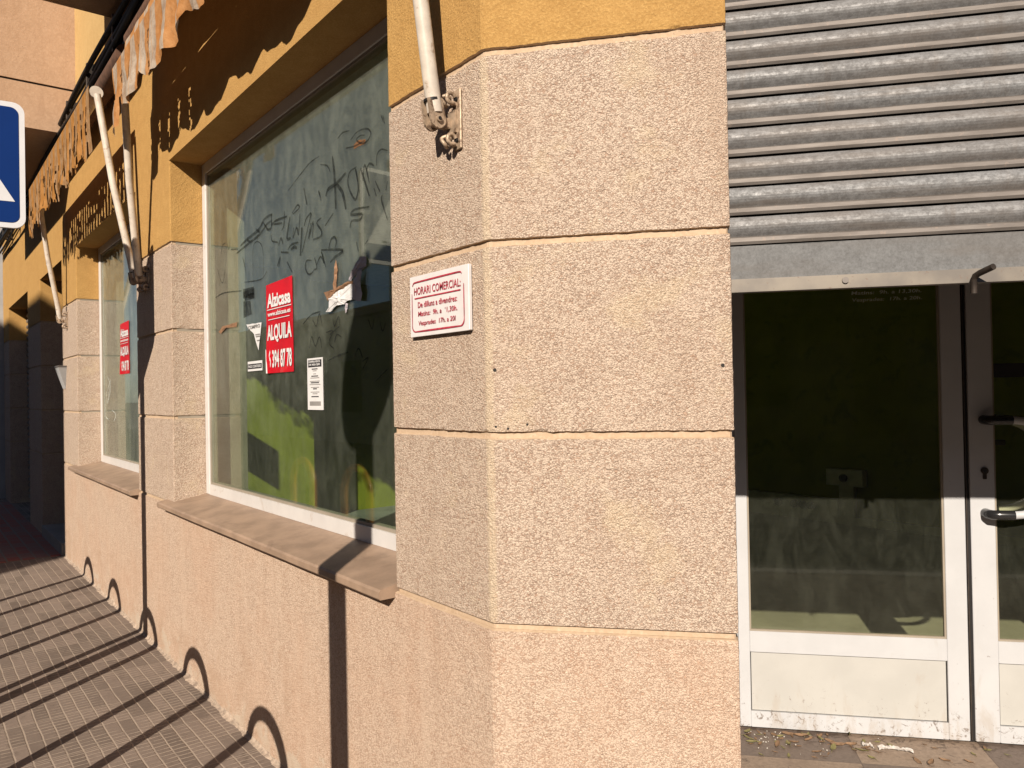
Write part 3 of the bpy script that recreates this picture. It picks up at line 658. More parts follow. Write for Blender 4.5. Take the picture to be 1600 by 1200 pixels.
scrap('torn_paper_scrap', 'crumpled white paper scrap with torn brown tape hanging on the near window glass', [
    ([(-1.38, 1.921), (-1.289, 1.924), (-1.157, 1.939), (-1.086, 1.937), (-1.108, 1.923), (-1.272, 1.907), (-1.332, 1.89), (-1.345, 1.883)], M_brown, 'brown_tape', .001),
    ([(-1.332, 1.89), (-1.272, 1.904), (-1.208, 1.917), (-1.13, 1.926), (-1.108, 1.921), (-1.113, 1.864), (-1.165, 1.865), (-1.188, 1.854), (-1.256, 1.856), (-1.316, 1.835), (-1.362, 1.839), (-1.331, 1.851)], M_paper, 'torn_sheet', .004),
    ([(-1.108, 1.923), (-1.097, 1.936), (-1.059, 1.966), (-1.033, 1.965), (-1.045, 1.925), (-1.031, 1.88), (-1.042, 1.85), (-1.116, 1.865)], M_papergrey, 'folded_flap', .007),
    ([(-1.134, 1.968), (-1.057, 2.021), (-1.008, 2.015), (-1.001, 1.98), (-1.043, 1.968), (-1.091, 1.96), (-1.135, 1.939), (-1.151, 1.943)], M_papergrey, 'torn_strip', .001),
    ([(-1.295, 1.925), (-1.274, 2.023), (-1.261, 2.039), (-1.251, 1.997), (-1.269, 1.917)], M_brown, 'brown_tape', .0005),
    ([(-1.188, 1.859), (-1.163, 1.854), (-1.172, 1.828), (-1.184, 1.816)], M_papergrey, 'torn_strip', .001)])
t = scrap('torn_sticker', 'triangular torn remnant of a white sticker left of the red poster', [([(-2.317, 1.864), (-2.103, 1.857), (-2.148, 1.723), (-2.179, 1.76), (-2.21, 1.808), (-2.292, 1.844)], M_paper, 'torn_sheet', .0005)], None, 'sticker', .0004)
mb = MB(); ox, oz = t.location.x, t.location.z
put_text(mb, 'COMPRO', (-2.285-ox, -.0032, 1.835-oz), EX, EZ, .165, .018, 0, .02)
for z_, w_ in ((1.80, .06), (1.79, .055), (1.77, .04)): mb.box(-2.125-w_-ox, -2.125-ox, -.0032, -.0026, z_-oz, z_+.005-oz)
mb.build('print', M_inkgrey, t)
st = empty('strip_sticker', (-2.303, .1885, 1.624), 'small white strip sticker with black bar at the foot of the torn triangular sticker', 'sticker')
mb = MB(); mb.box(0, .2, -.0012, 0, 0, .049); mb.build('sheet', M_paper, st)
mb = MB(); mb.box(.004, .196, -.002, -.0014, .011, .036); put_text(mb, 'PAGO CONTADO', (.012, -.0026, .017), EX, EZ, .176, .013, 1, .02); mb.build('print', [M_ink, M_paper], st)
scrap('torn_tape_strip', 'brown torn strip of tape near the left frame of the near window', [([(-2.756, 1.858), (-2.682, 1.882), (-2.44, 1.889), (-2.458, 1.862), (-2.664, 1.875), (-2.72, 1.844)], M_brown, 'torn_sheet', .0008)], None, 'tape', .003)

# ------------------------------------------------------------ opening-hours plaque on the corner pier
pq = empty('hours_plaque', (-.358, -.003, 1.662), 'white opening hours plaque with worn red lettering on the stone corner pier', 'sign')
mb = MB(); mb.box(0, .299, -.011, 0, 0, .174, 0, .0015); mb.build('plate', plain('plaque_white', (.58, .55, .54), .4, 0, .05, 20, 0, ((.62, .42, .38), 18, .6, .35)), pq)
mb = MB(); Y = -.0128
def arc(cx, cz, r, a0, a1): return [(cx+r*math.cos(R(a)), cz+r*math.sin(R(a))) for a in range(a0, a1+1, 15)]
xL, xR, zB, zT, rr = .014, .278, .014, .158, .018
ribbon(mb, [(xL, zB+rr), (xL, .07), (xL, .125)], .0028, Y)
ribbon(mb, arc(xL+rr, zB+rr, rr, 180, 270), .004, Y-.0001); ribbon(mb, [(xL+rr, zB), (.1, zB), (.2, zB), (xR-rr, zB)], .0044, Y); ribbon(mb, arc(xR-rr, zB+rr, rr, 270, 360), .004, Y-.0001)
ribbon(mb, [(xR, zB+rr), (xR, .08), (xR, .125)], .0034, Y); ribbon(mb, [(.018, .146), (.022, .153), (.035, .156), (.1, .157), (.2, .158), (.255, .158), (.266, .156), (.268, .152)], .0038, Y-.0001)
put_text(mb, 'HORARI COMERCIAL:', (.026, Y, .119), EX, EZ, .238, .022, 0, .012)
mb.box(.028, .262, Y, Y+.001, .108, .1115)
put_text(mb, 'De dilluns a divendres:', (.046, Y, .0815), EX, EZ, .20, .0165, 0, .014)
put_text(mb, 'Matins:  9h. a  \u00b41,30h.', (.046, Y, .0545), EX, EZ, .20, .0165, 0, .014, .1)
put_text(mb, 'Vesprades  17h. a 20l', (.046, Y, .0265), EX, EZ, .19, .0175, 0, .014, .1)
mb.build('lettering', M_redink, pq)

# ------------------------------------------------------------ roller shutter and glass doors (chamfer coordinates)
def slat_profile():
    pr = [(.163, .0844, 2), (.163, .0766, 2)]
    for i in range(9):                       # bulge
        u = i/8; pr.append((.150-.0150*math.sin(math.pi*(.08+.88*u)), .0764-u*.050, 0))
    pr += [(.1440, .0245, 1), (.1405, .022, 1), (.1395, .012, 1), (.1425, .005, 1), (.155, .0045, 2), (.158, .002, 2), (.1462, .0, 2)]  # innermost faces coloured black for the shade in the gap between slats
    return pr
mb = MB(); zb = 1.862
for k_ in range(14):
    pr = slat_profile(); x0, x1 = .60, 2.52; wob = random.uniform(-.0008, .0008)
    for a, b in zip(pr[:-1], pr[1:]):
        nx = 24
        mb.grid([[(x0+(x1-x0)*i/nx, a[0]+wob+.0015*noise.noise(Vector((i*.6, k_*1.7, 0))), zb+k_*.0764+a[1]) for i in range(nx+1)],
                 [(x0+(x1-x0)*i/nx, b[0]+wob+.0015*noise.noise(Vector((i*.6, k_*1.7, 0))), zb+k_*.0764+b[1]) for i in range(nx+1)]], b[2], True)
shut = mb.build('roller_shutter', [M_galv, M_lip, M_black], bld, B)
mb = MB(); mb.box(.60, 2.52, .146, .160, 1.777, 1.8635, 0, .002); bb = mb.build('bottom_plate', M_plate, shut)
mb = MB(); mb.box(.60, 2.52, .132, .162, 1.743, 1.7765, 0, .003)
for x_ in (.891, 1.6, 2.2): mb.tube([(x_, .132, 1.762), (x_, .1275, 1.762)], .008, 12, 1)
mb.build('bottom_bar', [M_bar, M_lip], shut)
mb = MB(); mb.tube([(1.180, .124, 1.715), (1.180, .124, 1.748), (1.182, .118, 1.757), (1.188, .108, 1.762), (1.204, .07, 1.771)], .0075, 12, 0)
mb.build('hook_rod', M_rust, shut)

D0 = 1.40
def leaf(x0, x1, sl_, sr_):
    """door leaf between x0 and x1, stiles sl_ and sr_ wide"""
    yf, yb = D0, D0+.045; z0, z1 = .096, 2.48; mb = MB()
    mb.box(x0, x0+sl_, yf, yb, z0, z1, 0, .002); mb.box(x1-sr_, x1, yf, yb, z0, z1, 0, .002)
    a, b = x0+sl_, x1-sr_
    mb.box(a, b, yf+.001, yb, z0, .161, 0, .0015); mb.box(a, b, yf+.001, yb, .405, .490, 0, .0015); mb.box(a, b, yf, yb, z1-.09, z1, 0, .0015)
    d = mb.build('door', M_white, bld, B)
    mb = MB(); mb.box(a+.004, b-.004, yf+.010, yf+.03, .1635, .4025); mb.build('kick_panel', M_panel, d)
    mb = MB()
    mb.box(a, a+.007, yf+.006, yf+.02, .49, z1-.09); mb.box(b-.007, b, yf+.006, yf+.02, .49, z1-.09); mb.box(a+.007, b-.007, yf+.006, yf+.02, .49, .497)
    mb.box(a, b, yf+.012, yf+.02, .161, .1635, 1); mb.box(a, b, yf+.012, yf+.02, .4025, .405, 1); mb.box(a, a+.003, yf+.012, yf+.02, .161, .405, 1); mb.box(b-.003, b, yf+.012, yf+.02, .161, .405, 1)
    mb.build('glazing_bead', [M_jamb, M_black], d)
    mb = MB(); mb.box(a+.002, b-.002, yf+.014, yf+.018, .492, z1-.092); p = mb.build('glass_pane', M_doorglass, d)
    return d, a, b
mb = MB(); mb.box(.607, .712, D0-.003, D0+.05, .086, 2.5, 0, .002); mb.box(2.455, 2.499, D0-.003, D0+.05, .086, 2.5, 0, .002); mb.box(.712, 2.455, D0-.002, D0+.05, 2.482, 2.5)
mb.build('door_frame', M_white, bld, B)
d1, a1, b1 = leaf(.714, 1.583, .046, .076)
d2_, a2, b2 = leaf(1.602, 2.453, .088, .05)
mb = MB(); mb.box(1.584, 1.601, D0+.012, D0+.04, .09, 2.48); mb.tube([(1.5905, D0+.008, .1), (1.5905, D0+.008, 2.48)], .0032, 8, 1)
mb.build('door_gasket', [M_black, M_darkmetal], bld, B)
mb = MB(); yt = D0+.0128
put_text(mb, 'Matins:  9h. a 13,30h.', (1.185, yt, 1.862), EX, EZ, .262, .017, 0, .01, .15); put_text(mb, 'Vesprades:  17h. a 20h.', (1.185, yt, 1.832), EX, EZ, .262, .019, 0, .01, .15)
put_text(mb, 'HORARI COMERCIAL:', (1.165, yt, 1.925), EX, EZ, .30, .022, 0, .01); put_text(mb, 'De dilluns a divendres:', (1.185, yt, 1.895), EX, EZ, .262, .018, 0, .01, .15)
mb.build('glass_lettering', M_letter, d1)
mb = MB(); mb.box(1.70, 2.38, yt-.002, yt, 1.518, 1.573); mb.build('dark_strip', M_black, d2_)
# lock cylinder
mb = MB(); mb.tube([(1.655, D0-.006, 1.155), (1.655, D0+.002, 1.155)], .0135, 16); mb.box(1.648, 1.662, D0-.006, D0+.001, 1.122, 1.150, 0, .002); mb.tube([(1.655, D0-.008, 1.155), (1.655, D0-.005, 1.155)], .007, 12, 1)
mb.build('lock_cylinder', [M_rust, M_black], d2_)
# ring-shaped pull handle with black ends
def handle(ys, side):
    cz, r_ = 1.172, .182
    pth = []; x0 = 1.655; xc = 1.735
    pth = [(x0, ys, cz+r_-.0), (x0, ys+side*.035, cz+r_), (x0+.008, ys+side*.05, cz+r_), (x0+.03, ys+side*.055, cz+r_), (xc, ys+side*.055, cz+r_)]
    end = [(xc+r_*math.sin(R(a)), ys+side*.055, cz+r_*math.cos(R(a))) for a in range(10, 180, 10)]
    low = [(x, y, 2*cz-z) for x, y, z in reversed(pth)]
    mb = MB(); mb.tube(end[:1] and [pth[-1]]+end+[low[0]], .0155, 16, 0, False)
    mb.tube(pth, .0185, 16, 1); mb.tube(low, .0185, 16, 1)
    mb.build('pull_handle', [M_white, M_blackplastic], d2_)
handle(D0, -1); handle(D0+.045, 1)
mb = MB(); mb.box(1.702, 1.752, D0+.05, D0+.07, 1.25, 1.272, 0, .003); mb.build('inner_lever', M_black, d2_)

# drilled holes left in the stone
for wx, z_ in ((.018, 1.555), (.582, 1.553), (.018, 1.41), (.10, 1.415), (.05, 1.405)):
    mb = MB(); r_ = .0045 if z_ > 1.5 else .003; mb.tube([(wx, -.0016, z_), (wx, .004, z_)], r_, 10); mb.build('drill_hole', M_dark, bld, B)
# ------------------------------------------------------------ entrance step, ground
mb = MB(); mb.box(.6062, 2.4995, -.0, 1.46, -.02, .085); stp = mb.build('entrance_step', M_check, bld, B)
pv = [(-40, .5), (-40, -1.75), (1.75*math.tan(B/2), -1.75)]
q0 = C(3.1, -1.75); 
pv += [F2(0, -1.75) if False else (C(3.1, -1.75)[0]+1.75*math.tan(B/2)*cb, C(3.1, -1.75)[1]+1.75*math.tan(B/2)*sb), F2(30, -1.75), F2(30, .5), F2(0, .3), C(1.5, 1.6), (-.3, .5)]
mb = MB(); mb.prism(pv, -.16, 0.); tag(mb.build('pavement', M_pave), kind='structure')
kb = []
ring_o = [pv[1], pv[2], pv[3], pv[4]]
def offs(p, q, d): dx, dy = q[0]-p[0], q[1]-p[1]; l = math.hypot(dx, dy); return (dy/l*d, -dx/l*d)
mb = MB()
for p, q in zip(ring_o[:-1], ring_o[1:]):
    o = offs(p, q, .14); mb.prism([(p[0]+o[0], p[1]+o[1]), (q[0]+o[0], q[1]+o[1]), q, p], -.16, .003, 0, .004)
[tag(q.build('kerb', M_kerb), kind='structure') for q in mb.islands()]
mb = MB(); mb.add([(-300, -300, -.13), (300, -300, -.13), (300, 300, -.13), (-300, 300, -.13)], [(0, 1, 2, 3)]); tag(mb.build('road', M_road), kind='structure')
mb = MB(); mb.box(-12, -6.93, -1.7, -.0, -.01, .004); tag(mb.build('red_paving', M_redpave), kind='structure')
mb = MB(); mb.box(-8.30, -6.90, -.02, .50, 0, .12, 0, .006); mb.build('door_step', M_kerb, bld)

# ------------------------------------------------------------ far openings on the side street
mb = MB(); mb.box(-8.36, -6.85, .50, .55, .12, 2.84)
dr = mb.build('entrance_door', plain('dark_wood_door', (.07, .05, .04), .5, 0, .2, 6), bld)
mb = MB()
for x_ in (-8.25, -7.55): mb.box(x_, x_+.6, .488, .50, .3, 1.2, 0, .008); mb.box(x_, x_+.6, .488, .50, 1.35, 2.5, 0, .008)
dm = plain('dark_door_panel', (.09, .065, .05), .5); [q.build('door_moulding', dm, dr) for q in mb.islands()]
mb = MB(); mb.tube([(-6.93, .18, .15), (-6.93, .18, 2.83)], .03, 12); mb.tube([(-6.93, .18, .45), (-6.93, .18, .62)], .045, 12)
for z_ in (1.05, 1.9): mb.box(-6.97, -6.85, .14, .22, z_, z_+.03)
mb.build('drain_pipe', M_pipe, bld)
mb = MB(); prof = []
for k_ in range(34):
    z = .05+k_*.083
    mb.grid([[(x_, y_, z+dz) for x_ in (-11.75, -9.476)] for y_, dz in ((.25, 0), (.22, .02), (.215, .045), (.235, .07), (.255, .083))], 0, True)
mb.build('roller_shutter', plain('aged_shutter_steel', (.20, .19, .18), .5, .5, .15, 8), bld)

# wall lamp, house number
lm = empty('wall_lamp', (-6.80, 0, 1.60), 'small grey wedge shaped wall lamp on the stone pier past the far window', 'lamp')
mb = MB(); mb.add([(.06, 0, 0), (.12, 0, 0), (.2, -.01, .2), (-.02, -.01, .2), (-.02, -.07, .2), (.2, -.07, .2), (-.02, 0, .2), (.2, 0, .2), (.09, -.02, 0)],
                  [(0, 1, 8), (0, 8, 4), (8, 5, 4), (8, 1, 5), (1, 7, 5), (0, 4, 6), (0, 6, 7, 1), (6, 4, 5, 7)]); mb.build('shade', M_whitewall, lm)
mb = MB(); mb.box(-.025, .205, -.075, 0, .2002, .215, 0, .003); mb.build('cap', M_pipe, lm)
hn = empty('house_number_plate', (-7.76, 0, 2.91), 'small pale house number plate on the ochre wall above the doorway', 'sign')
mb = MB(); mb.box(0, .14, -.012, 0, 0, .16, 0, .004); mb.build('plate', M_signwhite, hn)
mb = MB(); mb.box(.012, .128, -.0135, -.0122, .012, .148); mb.build('number_field', M_signblue, hn)

# ------------------------------------------------------------ awnings
def cloth(x0, x1, ztop, zbot, y, seed, holes):
    nx = int((x1-x0)/.0131); nz = 22; P = []
    rnd = random.Random(seed)
    for i in range(nx+1):
        x = x0+(x1-x0)*i/nx; row = []
        drop = (-.085 if x < x0+.16 else 0)+.03-.06*abs(math.sin(math.pi*(x+.05*math.sin(x*3))/.43))**.8+.03*noise.noise(Vector((x*2.1, seed, 0)))+.012*noise.noise(Vector((x*14, seed, 1)))
        for j in range(nz+1):
            v = j/nz; zz = ztop+(zbot+drop-ztop)*v
            yy = y-.009*v*math.sin(x*2*math.pi/.21+1.4*math.sin(x*4.3)+v)-.034*v*noise.noise(Vector((x*6, v*1.5, seed)))-.010*noise.noise(Vector((x*22, v*4, seed)))*v
            row.append((x+.006*noise.noise(Vector((x*9, v*5, seed+3))), yy, zz))
        P.append(row)
    def skip(i, j):
        x = x0+(x1-x0)*(i+.5)/nx; v = (j+.5)/nz
        f = (x/.21) % 1.
        if seed > 5 and v > .93+.16*rn(Vector((x*13, seed, 5)))+.06*rn(Vector((x*40, seed, 2))): return True
        return holes(x, v, f)
    mb = MB(); mb.grid(P, 0, True, skip)
    return mb
def awning(label, x0, x1, bars_x, yb_, zbar, zval, holes, seed, roll_z, cover, cloth_m):
    t = empty('awning', ((x0+x1)/2, 0, zbar), label, 'awning', 'retracted striped awnings over the shop windows')
    ox, oz = t.location.x, t.location.z
    mv = lambda mb: (setattr(mb, 'v', [(a-ox, b, c-oz) for a, b, c in mb.v]), mb)[1]
    mb = MB(); mb.tube([(x0, yb_, zbar), (x1, yb_, zbar)], .038, 18); mv(mb).build('front_bar', M_arm, t)
    mb = MB(); mb.tube([(x0-.1, -.10, roll_z), (x1+.1, -.10, roll_z)], .062, 18); mv(mb).build('roller', M_fabdark, t)
    mb = cloth(x0, x1, zbar+.03, zval, yb_-.043, seed, holes); o = mv(mb)
    o = o.build('valance', cloth_m, t); o.location.x = 0
    if cover:
        P = [[(x0+(x1-x0)*i/60, y_+.01*noise.noise(Vector((i*.4, y_*20, seed))), z_+.012*noise.noise(Vector((i*.3, z_*9, seed)))) for i in range(61)] for y_, z_ in ((-.10, roll_z+.062), (-.17, roll_z-.06), (yb_+.01, zbar+.038))]
        mb = MB(); mb.grid(P); mv(mb).build('cover_cloth', cloth_m, t)
    for bx, tx in bars_x:
        zb_ = 2.225
        mb = MB()
        kx = bx+(tx-bx)*.5
        mb.tube([(bx, -.058, zb_+.02), (bx+(tx-bx)*.1, -.075, zb_+.12), (kx, (yb_-.058)*.5-.012, (zb_+zbar)*.5), (tx, yb_, zbar-.02)], [.0215, .0215, .021, .0205], 16)
        mv(mb).build('arm', M_arm, t)
        mb = MB()
        mb.box(bx+.012, bx+.046, -.008, -.001, zb_-.075, zb_+.085, 0, .002)
        for dz in (.058, -.052):                      # rolled hooks on the wall plate
            mb.tube([(bx+.004+.006*math.sin(a*1.), -.026+.0135*math.cos(R(q)), zb_+dz+.0135*math.sin(R(q))) for a, q in enumerate(range(20, 330, 26))], .0055, 8)
            mb.tube([(bx+.03, -.026+.0135*math.cos(R(q)), zb_+dz+.0135*math.sin(R(q))) for q in range(20, 330, 26)], .0055, 8)
            mb.box(bx+.008, bx+.03, -.016, -.006, zb_+dz-.016, zb_+dz-.006); mb.tube([(bx+.029, -.014, zb_+dz), (bx+.029, -.006, zb_+dz)], .007, 6, 1)
        # forked end of the arm: rounded cheek plates round a pivot pin
        dy_, dz_ = -.017, .10; l_ = math.hypot(dy_, dz_); dy_, dz_ = dy_/l_, dz_/l_; a0 = math.atan2(dz_, dy_)
        for xa, xb in ((bx-.022, bx-.015), (bx+.010, bx+.017)):
            poly = [(-.058+.024*math.cos(a0+R(90+q)), zb_+.024*math.sin(a0+R(90+q))) for q in range(0, 181, 20)]
            poly += [(-.058+dy_*.055+.022*dz_, zb_+dz_*.055-.022*dy_), (-.058+dy_*.055-.022*dz_, zb_+dz_*.055+.022*dy_)]
            n_ = len(poly); mb.add([(xa, y_, z_) for y_, z_ in poly]+[(xb, y_, z_) for y_, z_ in poly], [tuple(range(n_)), tuple(range(2*n_-1, n_-1, -1))]+[(q, n_+q, n_+(q+1) % n_, (q+1) % n_) for q in range(n_)])
        mb.tube([(bx-.028, -.058, zb_), (bx+.024, -.058, zb_)], .0085, 12); mb.tube([(bx+.0235, -.058, zb_), (bx+.0255, -.058, zb_)], .005, 10, 1)
        mb.tube([(bx, -.058+dy_*.05, zb_+dz_*.05), (bx, -.058+dy_*.056, zb_+dz_*.056)], .0232, 16, 1)
        mb.box(bx-.014, bx+.009, -.066, -.010, zb_-.016, zb_+.012, 0, .003); mb.box(bx-.012, bx+.030, -.014, -.0085, zb_-.03, zb_+.03)
        mv(mb).build('bracket', [M_bracket, M_black], t)
    return t
rn = noise.noise
def holes1(x, v, f):
    if .50 < f < .95 and x < -2.35: return v > .25 and rn(Vector((x*16, v*9, 4))) > .12 and .55 < f < .85
    return rn(Vector((x*5, v*4, 9))) > .62
def holes2(x, v, f):
    g = (x/.105+.12*rn(Vector((x*4, v*2, 6)))) % 1.
    if .60 < g+.10*rn(Vector((x*30, v*9, 8))) < .86: return rn(Vector((x*7, v*7.5, 2.5))) > -.12 and v > .22
    return rn(Vector((x*6, v*5, 7))) > .60
awning('tattered orange and cream striped awning over the large near window', -3.20, .02, [(-.138, -.10), (-3.475, -3.13)], -.20, 3.335, 3.085, holes1, 3, 3.60, True, M_fabric)
awning('badly shredded orange striped awning over the far window', -6.52, -3.62, [(-3.60, -3.60), (-6.555, -6.30)], -.25, 3.365, 2.985, holes2, 11, 3.60, False, M_fabric2)
# cables along the wall above the awnings
cbn = empty('cable_bundle', (-5, -.05, 3.83), 'bundle of sagging black cables clipped to the wall above the awnings', 'cables')
for k_ in range(7):
    pts = []
    for i in range(61):
        x = -12.4+i*(11.4/60); ph = (x*.9+k_*.7)
        pts.append((x+5, -.03-.02*(k_ % 3)+.012*math.sin(ph*1.7)+.05+.0, -.04+.04*(k_-3)+.02*math.sin(ph)+.02*math.sin(x*.55+k_*2)))
    mb = MB(); mb.tube([(a, b-.05, c) for a, b, c in pts], .013+.003*(k_ % 3), 8); mb.build('cable', M_cable, cbn)
mb = MB()
for i in range(12): x_ = -11+i*.9+5; mb.box(x_-.012, x_+.012, -.075, .05, -.12, .12, 0, .003)
[q.build('cable_clip', M_darkmetal, cbn) for q in mb.islands()]

# ------------------------------------------------------------ street furniture beside the camera
sg = empty('pedestrian_sign', (-2.90, -1.01, 0), 'square blue pedestrian crossing sign with white triangle on a grey pole', 'road sign')
mb = MB(); mb.tube([(0, 0, 0), (0, 0, 3.05)], .045, 18); mb.box(-.09, .09, -.09, .09, 0, .012, 0, .003); mb.build('pole', M_pole, sg)
vx, vy = -.995, .103                                   # viewing direction; the plate faces back along it
yaw_s = math.atan2(-.994, -.104) 
pl = bpy.data.objects.new('plate', None)
def rr_poly(hw, r_, n=6):
    o = []
    for cx_, cz_, a0 in ((hw-r_, hw-r_, 0), (-hw+r_, hw-r_, 90), (-hw+r_, -hw+r_, 180), (hw-r_, -hw+r_, 270)):
        for q in range(n+1): a = R(a0+90*q/n); o.append((cx_+r_*math.cos(a), cz_+r_*math.sin(a)))
    return o
ex = Vector((.104, .9945, 0)).normalized(); en = Vector((.9945, -.104, 0)).normalized(); cc = Vector((.065, -.003, 2.638))
def plate(poly, d0, d1):
    mb = MB(); n = len(poly)
    vs = [cc+ex*a+Vector((0, 0, b))+en*d0 for a, b in poly]+[cc+ex*a+Vector((0, 0, b))+en*d1 for a, b in poly]
    mb.add(vs, [tuple(range(n, 2*n)), tuple(range(n-1, -1, -1))]+[(i, (i+1) % n, n+(i+1) % n, n+i) for i in range(n)]); return mb
rim = plate(rr_poly(.305, .05), -.022, 0).build('sign_plate', M_signwhite, sg)
plate(rr_poly(.280, .035), .0005, .002).build('blue_field', M_signblue, rim)
mb = plate([(-.262, -.178), (.262, -.178), (0, .262)], .0022, .0032); mb.build('white_triangle', M_signwhite, rim)
mb = MB()
def fig(poly): 
    q = plate(poly, .0034, .0042); mb.add(q.v, q.f)
fig([(.03*math.cos(R(a))*.9-.005, .10+.03*math.sin(R(a))) for a in range(0, 360, 30)])
fig([(-.03, .06), (.03, .06), (.025, -.03), (-.02, -.03)]); fig([(.03, .055), (.075, .0), (.062, -.01), (.02, .03)]); fig([(-.03, .055), (-.075, .01), (-.063, .0), (-.02, .03)])
fig([(-.02, -.03), (.005, -.03), (-.045, -.145), (-.07, -.14)]); fig([(.0, -.03), (.025, -.03), (.08, -.14), (.055, -.147)])
for x_ in (-.17, -.1, -.03, .04, .11): fig([(x_, -.166), (x_+.045, -.166), (x_+.035, -.152), (x_+.005, -.152)])
mb.build('walking_figure', M_ink, rim)

lp = empty('round_road_sign', (.155, -1.35, 0), 'round red bordered road sign on a thick grey pole by the kerb at the corner', 'road sign')
mb = MB(); mb.tube([(0, 0, 0), (0, 0, 3.06)], .056, 20); mb.tube([(0, 0, 3.06), (0, 0, 3.075)], .059, 20); mb.build('pole', M_pole, lp)
mb = MB(); mb.box(-.13, .13, -.13, .13, 0, .02, 0, .004); mb.build('base_plate', M_pole, lp)
mb = MB(); mb.tube([(.058, 0, 2.74), (.080, 0, 2.74)], .31, 48); pl_ = mb.build('sign_plate', M_pole, lp)
mb = MB(); mb.tube([(.0805, 0, 2.74), (.0825, 0, 2.74)], .30, 48); mb.build('red_border', M_red, pl_)
mb = MB(); mb.tube([(.083, 0, 2.74), (.0845, 0, 2.74)], .235, 48); mb.build('white_field', M_signwhite, pl_)
yh = -1.12; hz = .965
def hoop_mesh():
    hw = .21; pts = [(-hw, 0, 0), (-hw, 0, hz-hw-.024)]
    pts += [(-hw*math.cos(R(a)), 0, hz-.024-hw+hw*math.sin(R(a))) for a in range(10, 180, 10)]
    pts += [(hw, 0, hz-hw-.024), (hw, 0, 0)]
    mb = MB(); mb.tube(pts, .029, 16)
    return mb
h0 = None
for i in range(7):
    wx = -5.64+1.006*i; x = wx-.79*yh
    if i == 0:
        h0 = empty('pavement_hoop', (x, yh, 0), 'yellow tubular steel hoop barrier standing in the row along the kerb', 'barrier hoop', 'yellow hoops along the kerb')
        hoop_mesh().build('hoop_tube', M_hoop, h0)
        mb = MB()
        for s_ in (-.21, .21): mb.tube([(s_, 0, 0), (s_, 0, .012)], .05, 16)
        [q.build('foot_flange', M_hoop, h0) for q in mb.islands()]
    else:
        c = h0.copy(); col.objects.link(c); c.location.x = x
        for ch in list(h0.children):
            d = ch.copy(); col.objects.link(d); d.parent = c

# ------------------------------------------------------------ neighbours
wb = empty('white_house', (-14, .3, 0), 'grey white rendered house beyond the ochre building down the side street', 'house')
mb = MB(); mb.box(-6, 1.495, -.42, 6, 0, 7.5); mb.build('wall', M_whitewall, wb)
mb = MB()
for x_ in (-4.5, -2.2): mb.box(x_, x_+1.0, -.46, -.40, 1.1, 2.5, 0, .01); mb.box(x_, x_+1.0, -.46, -.40, 4.2, 5.6, 0, .01)
[q.build('window', M_dark, wb) for q in mb.islands()]
ob = empty('apartment_block', (-5, -12, 0), 'beige rendered apartment block across the street behind the camera', 'building')
mb = MB(); mb.box(-9, 5.28, -3, 3, -.12, 8.98); mb.build('wall', M_opp, ob)
mb = MB()
for fz in (1.0, 3.9, 6.6):
    for k_ in range(5): mb.box(-8+k_*2.6, -6.8+k_*2.6, 2.98, 3.03, fz, fz+1.5, 0, .01)
[q.build('window', M_dark, ob) for q in mb.islands()]
lh = empty('low_house', (-24, -13, 0), 'low brown rendered house across the street reflected in the shop window', 'house')
mb = MB(); mb.box(-14, 9, -3, 3, -.12, 4.0); mb.build('wall', M_opp, lh)
mb = MB(); mb.prism([(-14.3, -3.3), (9.3, -3.3), (9.3, 3.3), (-14.3, 3.3)], 4.0, 4.25, 0, .05); mb.build('roof', M_darkpink, lh)
mb = MB()
for k_ in range(6): mb.box(-12+k_*3.4, -10.6+k_*3.4, 2.98, 3.03, .9, 2.6, 0, .01)
[q.build('window', M_dark, lh) for q in mb.islands()]

ch = empty('added_dark_house', (13.2, -17.2, 0), 'added unseen two storey dark house across the road that darkens the door glass reflection', 'house')  # unseen house, added so the door glass reflects something dark
ch.rotation_euler.z = B
mb = MB(); mb.box(-13, 13, -4, 3.2, -.12, 8.6); mb.build('wall', plain('dark_render', (.16, .125, .095), .9, 0, .15, 2), ch)
mb = MB()
for fz in (.4, 4.6):
    for k_ in range(8): mb.box(-12+k_*3.1, -10.6+k_*3.1, 3.18, 3.23, fz+(.5 if k_ % 3 else -.4), fz+2.3, 0, .01)
[q.build('window', M_dark, ch) for q in mb.islands()]

# ------------------------------------------------------------ litter on the entrance step
def leaf_mesh(s_, seed, m_):
    rnd = random.Random(seed); n = 9; mb = MB(); P = []
    for i in range(n):
        u = i/(n-1); hw = .45*s_*math.sin(math.pi*min(1, u*.96+.03))**.8*(.42+.1*rnd.random())
        cz_ = .35*s_*(abs(u-.5)**2)*rnd.uniform(.6, 1.2); row = []
        for v in (-1, -.5, 0, .5, 1): row.append((s_*(u-.5), hw*v, .003+cz_+.22*s_*abs(v)**1.5*(.35+.25*math.sin(seed))+.003*rnd.random()))
        P.append(row)
    mb.grid(P)
    mb.tube([(-s_*.5, 0, .003+.09*s_), (-s_*.72, .02*s_, .004)], .0012, 5)
    return mb
protos = []
rl_ = random.Random(21)
spots = []
for i in range(64):
    u = rl_.random()
    wx = .735+abs(rl_.gauss(0, .24)) if i < 48 else rl_.uniform(1.1, 1.7)
    dd = 1.375-abs(rl_.gauss(0, .10))
    spots.append((wx, max(1.13, dd)))
spots += [(1.13, 1.382), (1.05, 1.384)]
pm = [leaf_mesh(.040+.008*(k_ % 4), k_, 0) for k_ in range(8)]
pmesh = [None]*8
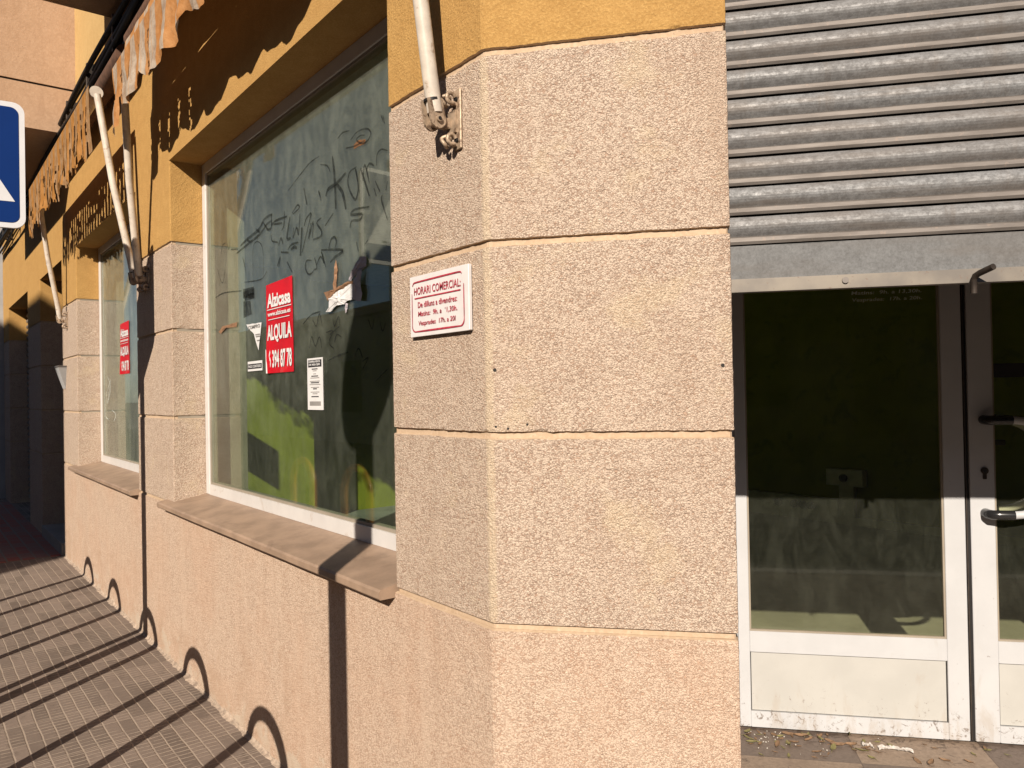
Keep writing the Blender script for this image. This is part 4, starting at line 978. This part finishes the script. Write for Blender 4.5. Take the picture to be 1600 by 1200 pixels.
for i, (wx, dd) in enumerate(spots):
    k_ = i % 8
    if pmesh[k_] is None:
        o = pm[k_].build('dry_leaf', M_leaf if k_ % 3 else M_leafg); pmesh[k_] = o.data
    else:
        o = bpy.data.objects.new('dry_leaf', pmesh[k_]); col.objects.link(o)
    x, y = C(wx, dd); o.location = (x, y, .0855); o.rotation_euler = (rl_.uniform(-.25, .25), rl_.uniform(-.2, .2), rl_.uniform(0, 6.28))
    if wx == 1.13: o.rotation_euler = (1.1, .2, B+1.4); o.location.z = .1
    o.scale = [rl_.uniform(.4, .9)]*3
    tag(o, 'curled dry brown leaf lying among the litter on the entrance step', 'leaf', 'dry leaves on the entrance step')
cm = None
for i in range(44):
    wx = .73+abs(rl_.gauss(0, .2)); dd = 1.385-abs(rl_.gauss(0, .09))
    if cm is None:
        mb = MB(); vs = []
        for a in range(5):
            for b_ in range(8):
                th = math.pi*(a+.5)/5; q = Vector((math.sin(th)*math.cos(b_*.785), math.sin(th)*math.sin(b_*.785), math.cos(th)))
                vs.append(q*(.006+.002*noise.noise(q*3)))
        fs = [(a*8+b_, (a+1)*8+b_, (a+1)*8+(b_+1) % 8, a*8+(b_+1) % 8) for a in range(4) for b_ in range(8)]+[tuple(range(8)), tuple(range(39, 31, -1))]
        mb.add(vs, fs); o = mb.build('plaster_crumb', M_crumb); cm = o.data
    else:
        o = bpy.data.objects.new('plaster_crumb', cm); col.objects.link(o)
    o.location = (*C(wx, max(1.14, dd)), .089); s_ = rl_.uniform(.22, .62); o.scale = (s_, s_*rl_.uniform(.6, 1), s_*.7); o.rotation_euler = (0, 0, rl_.uniform(0, 6))
    tag(o, 'tiny white plaster crumb lying among the leaves on the entrance step', 'crumb', 'white crumbs on the entrance step')
M_wrap = plain('soiled_wrapper', (.44, .41, .38), .7, 0, .25, 60)
ps = empty('crumpled_wrapper', (*C(1.265, 1.285), .0855), 'long crumpled white paper wrapper on the entrance step by the door', 'litter')
for nm, x0, x1, wd in (('twisted_paper', -.045, .075, .032), ('torn_piece', -.10, -.062, .026)):
    P = []
    for i in range(15):
        u = i/14; x = x0+(x1-x0)*u; row = []
        for j in range(6):
            v = j/5-.5; q = Vector((x*60, v*3, 3))
            a = u*3+.8*noise.noise(q)
            row.append((x*cb-(v*wd*math.cos(a)-.18*x)*sb, x*sb+(v*wd*math.cos(a)-.18*x)*cb, .009+abs(v)*wd*math.sin(a)*.7+.009*noise.noise(q*2.3)))
        P.append(row)
    mb = MB(); mb.grid(P, 0, False); mb.build(nm, M_wrap, ps)
